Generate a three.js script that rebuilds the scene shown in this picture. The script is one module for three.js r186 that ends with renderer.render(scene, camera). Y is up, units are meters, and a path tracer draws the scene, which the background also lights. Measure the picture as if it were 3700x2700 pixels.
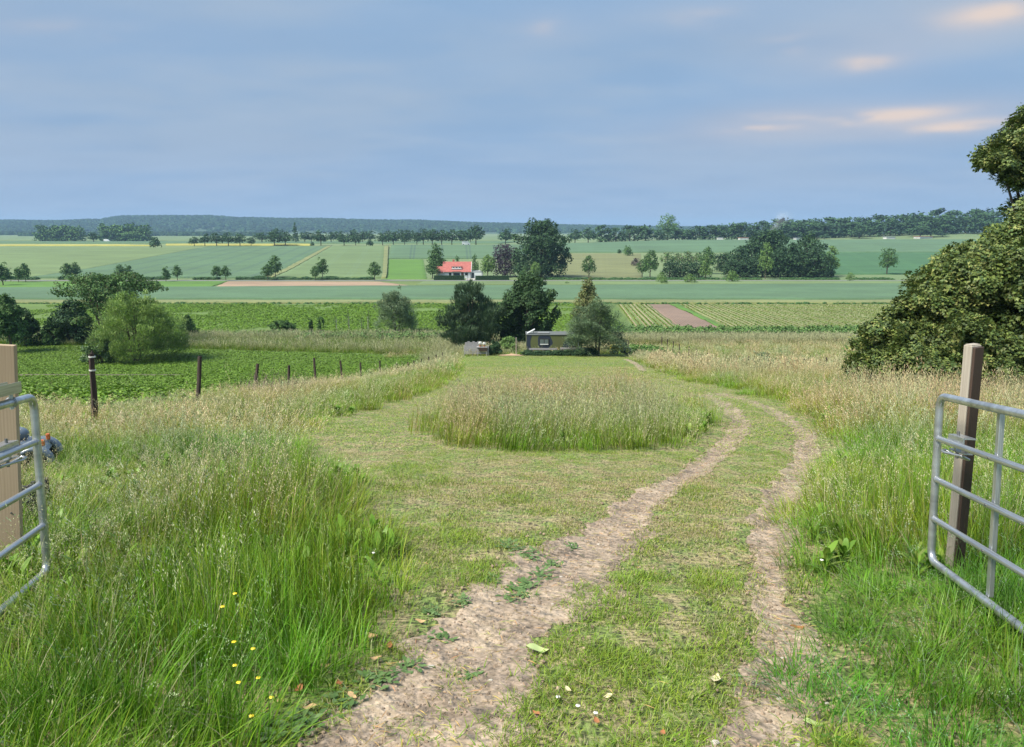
import * as THREE from 'three';
import { mergeGeometries } from 'three/addons/utils/BufferGeometryUtils.js';
import { RoundedBoxGeometry } from 'three/addons/geometries/RoundedBoxGeometry.js';

// ------------------------------------------------------------------ camera, sky, sun, exposure
const scene = new THREE.Scene();
const camera = new THREE.PerspectiveCamera(53.0, 1024 / 747, 0.1, 9000);
camera.position.set(0, 1.65, 0);
camera.rotation.set(THREE.MathUtils.degToRad(-11.1), 0, 0);
const renderer = new THREE.WebGLRenderer({ antialias: true });
renderer.toneMapping = THREE.LinearToneMapping;
renderer.toneMappingExposure = 2.0;
renderer.shadowMap.enabled = true;
renderer.shadowMap.type = THREE.PCFSoftShadowMap;

const SUN_DIR = new THREE.Vector3(-0.55, 0.80, 0.30).normalize();
const sun = new THREE.DirectionalLight(new THREE.Color().setRGB(1.0, 0.93, 0.79), 3.5);
sun.position.copy(SUN_DIR).multiplyScalar(300);
sun.castShadow = true;
sun.shadow.radius = 42;
sun.shadow.mapSize.set(4096, 4096);
Object.assign(sun.shadow.camera, { left: -120, right: 120, top: 120, bottom: -120, near: 1, far: 800 });
scene.add(sun, sun.target);

// ------------------------------------------------------------------ noise and random numbers
function rng(seed) { let a = seed >>> 0; return () => { a = (a + 0x6D2B79F5) | 0; let t = Math.imul(a ^ (a >>> 15), 1 | a); t = (t + Math.imul(t ^ (t >>> 7), 61 | t)) ^ t; return ((t ^ (t >>> 14)) >>> 0) / 4294967296; }; }
function hash(x, y, s) { let h = Math.imul(x | 0, 374761393) ^ Math.imul(y | 0, 668265263) ^ Math.imul(s | 0, 2147483647 - 1640531527); h = Math.imul(h ^ (h >>> 13), 1274126177); return ((h ^ (h >>> 16)) >>> 0) / 4294967296; }
function vnoise(x, y, s = 0, px = 0, py = 0) {
  const xi = Math.floor(x), yi = Math.floor(y), fx = x - xi, fy = y - yi;
  const u = fx * fx * (3 - 2 * fx), v = fy * fy * (3 - 2 * fy);
  const w = (i, p) => p ? ((i % p) + p) % p : i;
  const a = hash(w(xi, px), w(yi, py), s), b = hash(w(xi + 1, px), w(yi, py), s), c = hash(w(xi, px), w(yi + 1, py), s), d = hash(w(xi + 1, px), w(yi + 1, py), s);
  return a + (b - a) * u + (c - a) * v + (a - b - c + d) * u * v;
}
function fbm(x, y, o = 4, s = 0, p = 0) { let f = 0, a = 0.5, t = 0; for (let i = 0; i < o; i++) { f += a * vnoise(x, y, s + i * 17, p, p); t += a; x *= 2; y *= 2; p *= 2; a *= 0.5; } return f / t; }
const clamp = (v, a = 0, b = 1) => Math.min(b, Math.max(a, v));
const sm = (a, b, v) => { const t = clamp((v - a) / (b - a)); return t * t * (3 - 2 * t); };
const lerp = (a, b, t) => a + (b - a) * t;
const lin = c => (c /= 255, c <= 0.04045 ? c / 12.92 : ((c + 0.055) / 1.055) ** 2.4);

// ------------------------------------------------------------------ the sky: thin grey-blue stratus with a few warm streaks
{
  const W = 2048, Hh = 1024, data = new Float32Array(W * Hh * 4), E = 0.97 / 2.0;
  const blue = [149, 181, 216].map(lin), grey = [167, 187, 210].map(lin), low = [163, 189, 222].map(lin), warm = [231, 215, 207].map(lin);
  const streaks = [];                       // [azimuth, elevation, half width, half height] in degrees, azimuth from the view axis
  for (const s of [[17.6, 7.0, 2.0, 0.42, 1], [25.4, 7.1, 3.2, 0.34, 0.95], [29.6, 6.2, 2.4, 0.3, 0.8], [24.1, 10.5, 1.5, 0.4, 0.75], [31.5, 12.6, 2.6, 0.55, 0.9], [2.4, 13.7, 0.9, 0.35, 0.4], [12.3, 14.0, 2.2, 0.5, 0.25], [19.0, 11.9, 1.5, 0.6, 0.25], [-30, 12, 4, 0.6, 0.2]]) streaks.push(s);
  const rr = rng(77);
  for (let i = 0; i < 26; i++) streaks.push([40 + rr() * 280, 5 + rr() * 30, 2 + rr() * 4, 0.4 + rr() * 0.9, 0.3 + rr() * 0.6]);
  for (let j = 0; j < Hh; j++) {
    const el = ((j + 0.5) / Hh - 0.5) * 180, y = Math.sin(el * Math.PI / 180), c = Math.cos(el * Math.PI / 180);
    for (let i = 0; i < W; i++) {
      const an = ((i + 0.5) / W - 0.5) * 2 * Math.PI, x = c * Math.cos(an), z = c * Math.sin(an);
      let az = Math.atan2(x, -z) * 180 / Math.PI;
      const yy = Math.max(0.02, y) + 0.09, px = x / yy, pz = z / yy;
      const n1 = fbm(px * 0.55 + 31, pz * 0.8 + 9, 5, 3), n2 = fbm(px * 1.7 + 5, pz * 2.6 + 70, 5, 11), n3 = fbm(px * 4 + 8, pz * 7, 4, 21);
      let k = sm(0.34, 0.68, n1 * 0.65 + n2 * 0.35);
      const t = sm(0, 9, el), hi = sm(10, 60, el);
      const o = (j * W + i) * 4;
      let w = 0;
      if (el > 0) for (const s of streaks) {
        let da = az - s[0]; if (da > 180) da -= 360; if (da < -180) da += 360;
        const e = (da / s[2]) ** 2 + ((el - s[1] - da * 0.03) / s[3]) ** 2;
        if (e < 9) w += Math.exp(-e * 0.75) * s[4] * sm(0.36, 0.66, n3 * 0.55 + n2 * 0.5) * 1.15;
        if (e < 60) w += 0.2 * Math.exp(-e * 0.09) * s[4];
      }
      w = Math.min(1, w);
      const sd = clamp(x * SUN_DIR.x + y * SUN_DIR.y + z * SUN_DIR.z), glow = 0.9 * sd ** 14 + 0.35 * sd ** 4;   // the veiled sun's own aureole
      for (let q = 0; q < 3; q++) {
        let v = lerp(blue[q], grey[q], k * 0.85);
        v = lerp(lerp(low[q], v, 0.35), v, t);
        v *= 1 + 0.1 * (n2 - 0.5) + 0.35 * hi;
        v = lerp(v, warm[q], w);
        if (el < 0) v = low[q] * 0.35;
        data[o + q] = v * E * (1 + glow * [1, 0.95, 0.88][q]);
      }
      data[o + 3] = 1;
    }
  }
  const tex = new THREE.DataTexture(data, W, Hh, THREE.RGBAFormat, THREE.FloatType);
  tex.mapping = THREE.EquirectangularReflectionMapping; tex.magFilter = THREE.LinearFilter; tex.minFilter = THREE.LinearFilter; tex.needsUpdate = true;
  scene.background = tex; scene.environment = tex;
}
scene.fog = new THREE.FogExp2(new THREE.Color().setRGB(0.45, 0.7, 1.0), 0.00014);

// ------------------------------------------------------------------ the lie of the land (d is the distance ahead, -z)
const KD = [-30, -5, 0, 4, 10, 30, 50, 68, 80, 96, 125, 160, 210, 267, 300, 360, 450, 550, 620, 900, 1500, 2300];
const KH = [2, .6, 0, -.52, -1.42, -4.42, -7.4, -10.05, -11.45, -12.7, -13.6, -14.6, -15.6, -16.5, -16.5, -15.7, -14.1, -12.6, -12.4, -16, -20, -20];
const KM = (() => { const n = KD.length, s = [], m = []; for (let i = 0; i < n - 1; i++) s.push((KH[i + 1] - KH[i]) / (KD[i + 1] - KD[i])); for (let i = 0; i < n; i++) m.push(i === 0 ? s[0] : i === n - 1 ? s[n - 2] : s[i - 1] * s[i] <= 0 ? 0 : 3 * (KD[i + 1] - KD[i - 1]) / ((2 * KD[i + 1] - KD[i] - KD[i - 1]) / s[i - 1] + (KD[i + 1] + KD[i] - 2 * KD[i - 1]) / s[i])); return m; })();
function profile(d) {
  if (d >= 2300) return -20;
  let i = 0; while (i < KD.length - 2 && d > KD[i + 1]) i++;
  const h = KD[i + 1] - KD[i], t = (d - KD[i]) / h;
  return (2 * t ** 3 - 3 * t * t + 1) * KH[i] + (t ** 3 - 2 * t * t + t) * h * KM[i] + (-2 * t ** 3 + 3 * t * t) * KH[i + 1] + (t ** 3 - t * t) * h * KM[i + 1];
}
const HILL = [[-3.0, 20], [-0.72, 18], [-0.6, 17], [-0.545, 21], [-0.505, 35], [-0.40, 37], [-0.35, 28], [-0.28, 25], [-0.14, 17], [-0.02, 4], [0.08, -4], [0.22, -12], [3.0, -14]];   // wooded hills: bearing, height of the ground
function hill(b) { let i = 0; while (i < HILL.length - 2 && b > HILL[i + 1][0]) i++; const t = clamp((b - HILL[i][0]) / (HILL[i + 1][0] - HILL[i][0])); return lerp(HILL[i][1], HILL[i + 1][1], t * t * (3 - 2 * t)); }
const MOWN_EDGE = [[-1.0,2.57],[-0.99,2.74],[-0.96,2.88],[-0.82,3.13],[-0.66,3.42],[-0.59,3.96],[-0.75,4.8],[-1.07,5.91],[-1.61,7.43],[-2.71,9.76],[-3.47,11.65],[-3.52,14.41],[-2.95,18.14],[-2.35,22.82],[-2.37,30.28],[-3.12,46.2],[-4.24,65.38],[-1.36,69.31],[6.19,68.31],[11.37,72.57],[9.12,55.51],[7.53,39.78],[6.65,28.57],[6.76,22.41],[6.51,17.13],[5.65,12.89],[4.82,10.63],[3.55,8.22],[2.45,6.06],[1.95,4.8],[1.71,3.96],[1.53,3.37],[1.37,2.88],[1.26,2.57]];
const ISLAND = [[-1.42,11.82],[-0.97,10.58],[0.43,10.05],[1.71,10.18],[2.73,10.67],[3.28,12.43],[3.89,14.67],[4.32,18.69],[4.05,22.01],[2.37,22.82],[-0.7,21.63],[-1.59,17.49],[-1.59,14.0]];
const TRACK_A = [[-0.49,2.43,0.35],[-0.43,2.61,0.35],[-0.28,3.13,0.34],[-0.02,3.83,0.36],[0.33,4.7,0.33],[0.71,5.55,0.28],[1.09,6.4,0.21],[1.67,7.55,0.15],[2.48,9.19,0.15],[3.46,11.38,0.16],[4.26,13.61,0.16],[5.06,17.25,0.16],[5.51,21.08,0.15]];
const TRACK_B = [[0.95,2.43,0.19],[1.01,2.61,0.2],[1.26,3.13,0.14],[1.46,3.64,0.14],[1.63,4.34,0.12],[1.97,5.36,0.14],[2.65,6.98,0.16],[3.55,8.85,0.16],[4.37,10.63,0.17],[5.13,12.89,0.17],[5.76,16.33,0.16],[6.06,21.63,0.16]];
const TRACK_C = [[6.46,35.86,0.17],[7.61,44.61,0.18],[9.05,58.38,0.19]];
const TRACK_D = [[7.45,35.86,0.16],[8.36,43.12,0.17],[10.68,63.17,0.21]];
const TREES = [["ridge",-234.12,560.0,6.34,6.0],
["ridge",-226.82,561.3,8.29,7.35],
["ridge",-218.66,562.7,8.92,8.04],
["ridge",-210.51,564.1,8.9,8.06],
["ridge",-202.36,565.5,8.22,8.08],
["ridge",-194.6,566.9,5.89,5.4],
["ridge",-178.07,569.7,9.49,8.81],
["ridge",-170.33,571.0,9.81,8.83],
["ridge",-144.65,575.3,10.1,8.9],
["ridge",-127.64,578.1,7.71,8.26],
["ridge",-119.17,579.5,7.68,6.9],
["ridge",-99.22,582.7,9.0,7.63],
["ridge",-91.1,584.1,9.66,8.34],
["ridge",-82.67,585.4,8.28,6.27],
["ridge",-73.45,586.9,9.29,6.98],
["ridge",-68.61,587.7,11.68,8.39],
["ridge",-61.77,588.7,11.33,9.11],
["ridge",-54.56,589.9,10.63,9.13],
["ridge",-46.78,591.1,10.97,9.14],
["ridge",-38.29,592.5,10.61,9.87],
["ridge",-28.14,594.0,14.05,10.6],
["ridge",-4.96,597.6,11.61,9.24],
["ridge2",-230.06,700,8.47,11.65],
["ridge2",-215.74,700,11.73,10.82],
["ridge2",-190.58,700,8.87,9.16],
["ridge2",-184.79,700,8.47,8.32],
["ridge2",-166.5,700,8.87,9.99],
["ridge2",-158.58,700,9.69,9.16],
["ridge2",-146.09,700,10.51,11.65],
["ridge2",-137.42,700,9.28,8.32],
["ridge2",-130.76,700,9.69,9.99],
["ridge2",-113.74,700,9.69,9.99],
["ridge2",-100.42,700,10.91,10.82],
["ridge2",-93.8,700,10.51,8.32],
["ridge2",-38.19,700,10.1,7.49],
["spruce",-196.28,690,19.26,8.21],
["ridgebush",-147.16,560,3.07,3.33],
["ridgebush",-104.81,560,4.71,5.33],
["ridgebush",-246.58,525,7.41,7.5],
["ridge2",-395.9,720,8.98,8.56],
["wood",-588.78,950,20.27,10.16],
["wood",-582.73,950,19.17,10.16],
["wood",-576.67,950,18.06,10.16],
["wood",-570.29,950,19.72,10.16],
["wood",-564.23,950,18.61,10.16],
["wood",-557.85,950,20.27,10.16],
["wood",-551.79,950,19.17,10.16],
["wood",-545.73,950,18.06,10.16],
["wood",-539.35,950,19.72,10.16],
["wood",-510.44,950,21.92,10.16],
["wood",-504.54,950,19.17,10.16],
["wood",-498.3,950,19.72,10.16],
["wood",-492.06,950,20.27,10.16],
["wood",-485.81,950,20.82,10.16],
["wood",-479.57,950,21.37,10.16],
["wood",-473.34,950,21.92,10.16],
["wood",-467.42,950,19.17,10.16],
["wood",-461.18,950,19.72,10.16],
["wood",-454.94,950,20.27,10.16],
["road",-153.95,227.6,7.12,6.02],
["road",-160.83,245.4,5.16,3.54],
["road",-158.47,245.4,6.34,3.54],
["road",-155.05,263.1,5.68,4.42],
["road",-153.58,265.5,5.89,3.82],
["road",-137.97,265.5,5.1,4.46],
["road",-134.94,265.5,5.1,3.82],
["road",-113.95,248.0,5.21,3.28],
["road",-114.69,258.2,5.27,3.72],
["road",-102.95,263.1,4.74,4.11],
["road",-98.11,258.2,5.11,3.72],
["road",-83.69,258.2,5.58,4.03],
["road",-84.05,267.8,8.2,5.14],
["road",-67.42,258.2,4.96,3.41],
["road",-67.34,267.8,7.55,4.82],
["road",-47.04,258.2,6.35,4.65],
["house_tree",-27.39,275.1,11.72,7.26],
["house_tree",-28.28,267.8,6.27,5.79],
["lime",-8.75,270.2,8.27,5.84],
["garden",-14.43,293.6,7.74,3.17],
["garden",-21.71,299.4,7.0,2.87],
["beech",-2.48,278,11.81,11.01],
["bigtree",10.45,272,20.35,18.93],
["lime",8.14,260.6,6.26,4.07],
["garden",4.46,265.5,4.62,4.14],
["ridge",52.92,640,11.0,9.14],
["ridge",64.09,640,11.93,10.66],
["ridgewood",81.7,690,14.94,12.31],
["ridgewood",94.02,690,12.15,11.49],
["ridgewood",106.6,690,14.55,12.3],
["ridgewood",120.9,690,14.11,15.58],
["ridgewood",133.73,690,9.37,8.2],
["ridgewood",148.32,690,12.33,16.4],
["ridgewood",159.49,690,9.05,11.48],
["ridgewood",169.52,690,13.06,13.12],
["ridgewood",179.74,690,13.06,13.12],
["ridgewood",189.07,690,14.26,11.48],
["ridgewood",199.21,690,15.46,12.3],
["ridgewood",208.14,690,16.26,11.48],
["ridgewood",217.58,690,15.46,11.48],
["ridgewood",226.48,690,16.65,11.48],
["ridgebig",142.99,700,23.07,22.46],
["fieldtree",64.89,424.9,6.34,5.58],
["fieldbush",63.66,448.6,2.94,3.21],
["oval",27.32,267.8,8.2,5.46],
["bush",17.1,235.1,0.99,1.7],
["oval",49.45,270.2,10.05,6.48],
["oval",47.52,275.1,6.77,4.62],
["copperbush",56.05,344.5,3.71,5.36],
["scrub",72.54,353.7,6.77,6.77],
["scrub",77.4,353.7,6.13,6.34],
["scrub",82.06,353.7,6.77,6.34],
["scrub",86.29,353.7,6.13,6.34],
["darkhedge",57.5,275,5.88,5.94],
["darkhedge",61.27,275,6.05,5.94],
["darkhedge",64.9,275,5.72,5.94],
["darkhedge",68.18,275,5.88,5.94],
["oval",76.2,295,10.55,7.07],
["lightoval",69.24,270,8.5,5.18],
["darkwood",87.14,310.9,7.45,8.19],
["darkwood",88.0,293.6,10.21,7.74],
["darkwood",95.65,302.3,13.22,9.42],
["darkwood",103.9,310.9,16.39,12.66],
["darkwood",110.09,316.4,17.05,8.34],
["darkwood",80.52,275.1,6.27,7.26],
["darkwood",85.81,275.1,6.77,7.26],
["darkwood",91.25,275.1,8.75,7.92],
["darkwood",97.03,275.1,9.57,7.26],
["darkwood",101.73,277.6,12.32,7.99],
["darkwood",112.26,288.1,15.54,10.36],
["darkwood",109.9,275.1,10.23,9.9],
["darkwood",105.28,275.1,7.92,7.92],
["darkwood",114.55,277.6,8.66,5.99],
["lightoval",88.65,264,13.36,5.07],
["lightoval",118.26,280,11.76,5.37],
["chestnut",144.44,290.8,10.46,8.02],
["bush",48.14,242.8,3.79,3.21],
["bush",47.47,235.1,2.4,2.54],
["bush",56.72,240.2,3.32,4.33],
["bush",71.64,245.4,4.13,4.42],
["bush",113.69,253.1,3.19,3.04],
["ridgewood",263.27,760,19.34,18.06],
["ridgewood",275.34,760,19.88,18.06],
["ridgewood",290.19,760,18.94,18.06],
["ridgewood",302.29,760,18.92,18.05],
["ridgewood",314.79,760,19.29,18.05],
["ridgewood",331.33,760,19.46,18.05],
["ridgewood",347.01,760,19.22,18.05],
["ridgewood",366.1,760,20.59,18.04],
["ridgewood",388.49,760,20.15,18.04],
["ridgewood",404.9,760,21.35,18.04],
["ridgewood",423.9,760,23.47,18.03],
["ridgewood",439.78,760,21.43,18.03],
["ridgewood",460.53,760,23.91,18.03],
["ridgewood",478.35,760,24.79,18.03],
["ridgewood",254.72,720,15.66,15.4],
["ridgewood",268.38,720,14.93,15.4],
["ridgewood",281.16,720,14.58,15.4],
["ridgewood",293.06,720,14.62,15.4],
["ridgewood",305.77,720,15.02,15.39],
["ridgewood",321.49,720,14.85,15.39],
["ridgewood",338.41,720,15.44,15.39],
["ridgewood",357.44,720,15.95,15.39],
["ridgewood",375.69,720,15.69,15.38],
["ridgewood",393.38,720,16.76,15.38],
["ridgewood",409.45,720,17.13,15.38],
["ridgewood",428.49,720,17.54,15.38],
["ridgewood",445.29,720,18.97,15.38],
["ridge",314.61,690,11.05,14.76],
["ridge",369.77,690,9.87,14.75],
["ridge",379.42,690,7.27,12.29],
["ridge",283.35,690,4.02,7.38],
["ridge",390.05,690,3.45,8.19],
["willowbig",-39.44,78,7.48,9.95],
["acacia",-47.16,88,9.14,11.29],
["shrub",-54.23,92,5.41,5.61],
["shrub",-56.77,84,6.78,3.49],
["shrub",-58.49,89,4.67,3.48],
["shrublight",-42.34,97.0,3.13,2.72],
["shrub",-55.74,90,3.48,2.42],
["shrublight",-42.44,76,2.93,3.17],
["shrub",-31.38,101.7,2.23,3.71],
["column",-27.64,102.2,2.18,0.75],
["column",-26.12,101.7,2.54,1.11],
["willow",-16.08,104.0,6.14,6.96],
["pine",-4.42,80,7.36,7.04],
["maple",1.77,82,8.32,6.21],
["birch",8.47,84,7.78,3.28],
["willow2",7.8,68,5.13,6.66]];
const FENCE_LEFT = [[-7.49,13.0,1.32],[-7.57,17.5,1.19],[-8.0,22.5,0.77],[-8.13,26.5,0.93],[-8.32,31,1.42],[-8.45,36.5,1.55],[-8.67,42,1.65],[-8.26,46,1.49],[-7.69,49,1.07],[-7.34,52,0.76],[-7.16,54,0.6],[-7.0,57,0.45],[-6.77,60,0.41],[-6.49,63,0.28],[-6.23,66,0.14]];
const FENCE_RIGHT = [[17.45,90,0.46],[17.36,86,0.68],[16.99,81,0.88],[16.72,77,1.03],[16.3,72,1.28],[15.76,66,1.5],[14.96,60,1.47],[14.3,54,1.2],[16.01,50,1.13],[16.35,47,1.14],[16.31,44,1.08],[16.67,42,1.19],[17.07,40,1.26]];
function nearTrack(x, d, T) {      // distance from the middle line of a wheel track, and its half width there
  let best = 1e9, hw = 0.1;
  for (let i = 0; i < T.length - 1; i++) {
    const [ax, ad, aw] = T[i], [bx, bd, bw] = T[i + 1], ux = bx - ax, ud = bd - ad, t = clamp(((x - ax) * ux + (d - ad) * ud) / (ux * ux + ud * ud));
    const e = Math.hypot(x - ax - ux * t, d - ad - ud * t);
    if (e < best) { best = e; hw = lerp(aw, bw, t); }
  }
  return [best, hw];
}
function land(x, d) {
  let h = profile(d);
  h += sm(450, 650, d) * sm(40, 160, x) * 2.6 * (1 - sm(900, 1600, d)) + sm(640, 740, d) * sm(220, 460, x) * 7 * (1 - sm(900, 1600, d));
  h -= 1.3 * sm(-4, -9, x) * sm(18, 45, d) * (1 - sm(72, 95, d)) + 0.7 * sm(9, 16, x) * sm(30, 42, d) * (1 - sm(60, 80, d));
  if (d > 2300) h += (hill(x / d) + 20) * sm(2350, 3300, d) * (0.92 + 0.16 * fbm(x / 400, d / 400, 3, 5));
  return h;
}
function ground(x, d) {            // the land with the small unevenness of the meadow and the worn ruts
  let h = land(x, d);
  if (d < 45 && Math.abs(x) < 16) {
    h += (fbm(x * 0.7 + 40, d * 0.7, 3, 2) - 0.5) * 0.09 * sm(45, 30, d) + (fbm(x * 4, d * 4, 2, 8) - 0.5) * 0.018 * sm(25, 12, d);
    if (d < 24) for (const T of [TRACK_A, TRACK_B]) { const [e, w] = nearTrack(x, d, T); if (e < w * 1.8) h -= 0.04 * (0.5 + 0.5 * Math.cos(Math.PI * e / (w * 1.8))); }
  }
  return h;
}
function inside(P, x, d) { let c = false; for (let i = 0, j = P.length - 1; i < P.length; j = i++) if ((P[i][1] > d) !== (P[j][1] > d) && x < (P[j][0] - P[i][0]) * (d - P[i][1]) / (P[j][1] - P[i][1]) + P[i][0]) c = !c; return c; }
function edgeDist(P, x, d) { let m = 1e9; for (let i = 0, j = P.length - 1; i < P.length; j = i++) { const ux = P[i][0] - P[j][0], ud = P[i][1] - P[j][1], t = clamp(((x - P[j][0]) * ux + (d - P[j][1]) * ud) / (ux * ux + ud * ud)); m = Math.min(m, Math.hypot(x - P[j][0] - ux * t, d - P[j][1] - ud * t)); } return m; }
const MOWN = [[-1.1, 0.2], ...MOWN_EDGE, [1.3, 0.2]];
const isMown = (x, d) => { const jx = x + (fbm(x * 1.6, d * 1.6, 4, 61) - 0.5) * 0.8, jd = d + (fbm(x * 1.6 + 9, d * 1.6, 4, 62) - 0.5) * 0.9; return inside(MOWN, jx, jd) && !inside(ISLAND, jx, jd); };
function dirtAt(x, d) { let m = -1; if (d < 26 || (d > 35 && d < 60)) for (const T of d < 26 ? [TRACK_A, TRACK_B] : [TRACK_C, TRACK_D]) { const [e, w] = nearTrack(x, d, T); m = Math.max(m, 1 - e / w); } return m; }

// ------------------------------------------------------------------ helpers for meshes
const taken = {};
function numbered(n) { const k = taken[n] = (taken[n] ?? -1) + 1; return k ? `${n}_${String(k).padStart(3, '0')}` : n; }
function tag(o, label, category, group, kind) { Object.assign(o.userData, { label, category }); if (group) o.userData.group = group; if (kind) o.userData.kind = kind; return o; }
function shade(o) { o.traverse(m => { m.castShadow = m.receiveShadow = true; }); return o; }
function thing(name, label, category, x, y, z, turn = 0, group) { const o = new THREE.Group(); o.name = numbered(name); o.position.set(x, y, z); o.rotation.y = turn; scene.add(o); return tag(o, label, category, group); }
function part(name, geo, mat, parent, label) { const m = new THREE.Mesh(geo, mat); m.name = name; m.castShadow = m.receiveShadow = true; parent.add(m); if (label) m.userData.label = label; return m; }
function struct(name, geo, mat, label, category) { const m = part(numbered(name), geo, mat, scene); return tag(m, label, category, null, 'structure'); }
const std = (r, g, b, rough = 0.9, extra = {}) => new THREE.MeshStandardMaterial({ color: new THREE.Color().setRGB(r, g, b), roughness: rough, ...extra });
class Build {                       // collects faces with one colour each
  constructor() { this.p = []; this.c = []; this.i = []; this.col = [1, 1, 1]; }
  v(x, y, z) { this.p.push(x, y, z); this.c.push(...this.col); return this.p.length / 3 - 1; }
  tri(a, b, c) { this.i.push(a, b, c); }
  geo() { const g = new THREE.BufferGeometry(); g.setAttribute('position', new THREE.Float32BufferAttribute(this.p, 3)); g.setAttribute('color', new THREE.Float32BufferAttribute(this.c, 3)); g.setIndex(this.i); g.computeVertexNormals(); return g; }
}
function box(w, h, d, x = 0, y = 0, z = 0, r = 0) { const g = r ? new RoundedBoxGeometry(w, h, d, 2, r) : new THREE.BoxGeometry(w, h, d); return g.translate(x, y, z); }
function tube(pts, r, seg = 8, n = 0, closed = false) { const c = new THREE.CatmullRomCurve3(pts.map(p => new THREE.Vector3(...p)), closed, 'catmullrom', 0.01); return new THREE.TubeGeometry(c, n || pts.length * 3, r, seg, closed); }
function bar(a, b, r, seg = 10, r2 = r) { const A = new THREE.Vector3(...a), B = new THREE.Vector3(...b), g = new THREE.CylinderGeometry(r2, r, A.distanceTo(B), seg); g.applyQuaternion(new THREE.Quaternion().setFromUnitVectors(new THREE.Vector3(0, 1, 0), B.clone().sub(A).normalize())); return g.translate(...A.add(B).multiplyScalar(0.5).toArray()); }
function texture(n, f, srgb = true, m = n) { const d = new Uint8Array(n * m * 4); for (let j = 0; j < m; j++) for (let i = 0; i < n; i++) { const c = f(i / n, j / m), o = (j * n + i) * 4; for (let q = 0; q < 3; q++) { const v = clamp(c[q]); d[o + q] = 255 * (srgb ? (v <= 0.0031308 ? v * 12.92 : 1.055 * v ** (1 / 2.4) - 0.055) : v); } d[o + 3] = 255; } const t = new THREE.DataTexture(d, n, m); t.wrapS = t.wrapT = THREE.RepeatWrapping; t.magFilter = THREE.LinearFilter; t.minFilter = THREE.LinearMipmapLinearFilter; t.generateMipmaps = true; if (srgb) t.colorSpace = THREE.SRGBColorSpace; t.needsUpdate = true; return t; }

// ------------------------------------------------------------------ the ground
function sheet(rows, cols, f, uvScale) {       // f(i, j) -> [x, y, z, colour?]
  const p = [], c = [], uv = [], idx = [];
  for (let j = 0; j <= rows; j++) for (let i = 0; i <= cols; i++) { const q = f(i / cols, j / rows); p.push(q[0], q[1], q[2]); const k = q[3] || [1, 1, 1]; c.push(...k); uv.push(...(q[4] || [q[0] / uvScale, q[2] / uvScale])); }
  for (let j = 0; j < rows; j++) for (let i = 0; i < cols; i++) { const a = j * (cols + 1) + i, b = a + 1, e = a + cols + 1, g = e + 1; idx.push(a, b, g, a, g, e); }
  const g = new THREE.BufferGeometry(); g.setAttribute('position', new THREE.Float32BufferAttribute(p, 3)); g.setAttribute('color', new THREE.Float32BufferAttribute(c, 3)); g.setAttribute('uv', new THREE.Float32BufferAttribute(uv, 2)); g.setIndex(idx); g.computeVertexNormals(); return g;
}
const grainTex = texture(512, (u, v) => { const n = 0.62 + 0.5 * fbm(u * 32, v * 32, 4, 3, 32) + 0.3 * (fbm(u * 128, v * 128, 2, 9, 128) - 0.5); return [n, n, n]; }, false);
const bumpTex = texture(512, (u, v) => { const n = fbm(u * 24, v * 24, 5, 31, 24); return [n, n, n]; }, false);
const soilTex = texture(1024, (u, v) => {
  const a = fbm(u * 12, v * 12, 5, 40, 12), b = fbm(u * 80, v * 80, 3, 50, 80), s = vnoise(u * 200, v * 200, 7, 200, 200);
  let k = 0.66 + 0.75 * (a - 0.5) + 0.75 * (b - 0.5); if (s > 0.9) k *= 1.35; if (s < 0.09) k *= 0.5;
  return [0.45 * k, 0.345 * k * (0.98 + 0.05 * a), 0.25 * k * (0.94 + 0.12 * b)];
});
const thatchTex = texture(1024, (u, v) => {
  const a = fbm(u * 10, v * 10, 4, 60, 10), b = fbm(u * 120, v * 40, 3, 70, 40), e = fbm(u * 40, v * 120, 3, 75, 40), g = sm(0.4, 0.62, a * 0.7 + 0.3 * fbm(u * 60, v * 60, 3, 77, 60)), k = 0.15 + 1.25 * sm(0.3, 0.8, Math.max(b, e)) * (0.7 + 0.6 * fbm(u * 200, v * 200, 2, 79, 200));
  return [lerp(0.26, 0.15, g) * k, lerp(0.22, 0.2, g) * k, lerp(0.11, 0.05, g) * k];
});
const M = {};
M.land = new THREE.MeshStandardMaterial({ color: 0xffffff, vertexColors: true, roughness: 1, map: grainTex });
M.thatch = new THREE.MeshStandardMaterial({ map: thatchTex, bumpMap: bumpTex, bumpScale: 0.02, roughness: 1 });
M.soil = new THREE.MeshStandardMaterial({ map: soilTex, bumpMap: bumpTex, bumpScale: 0.05, roughness: 1 });
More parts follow.
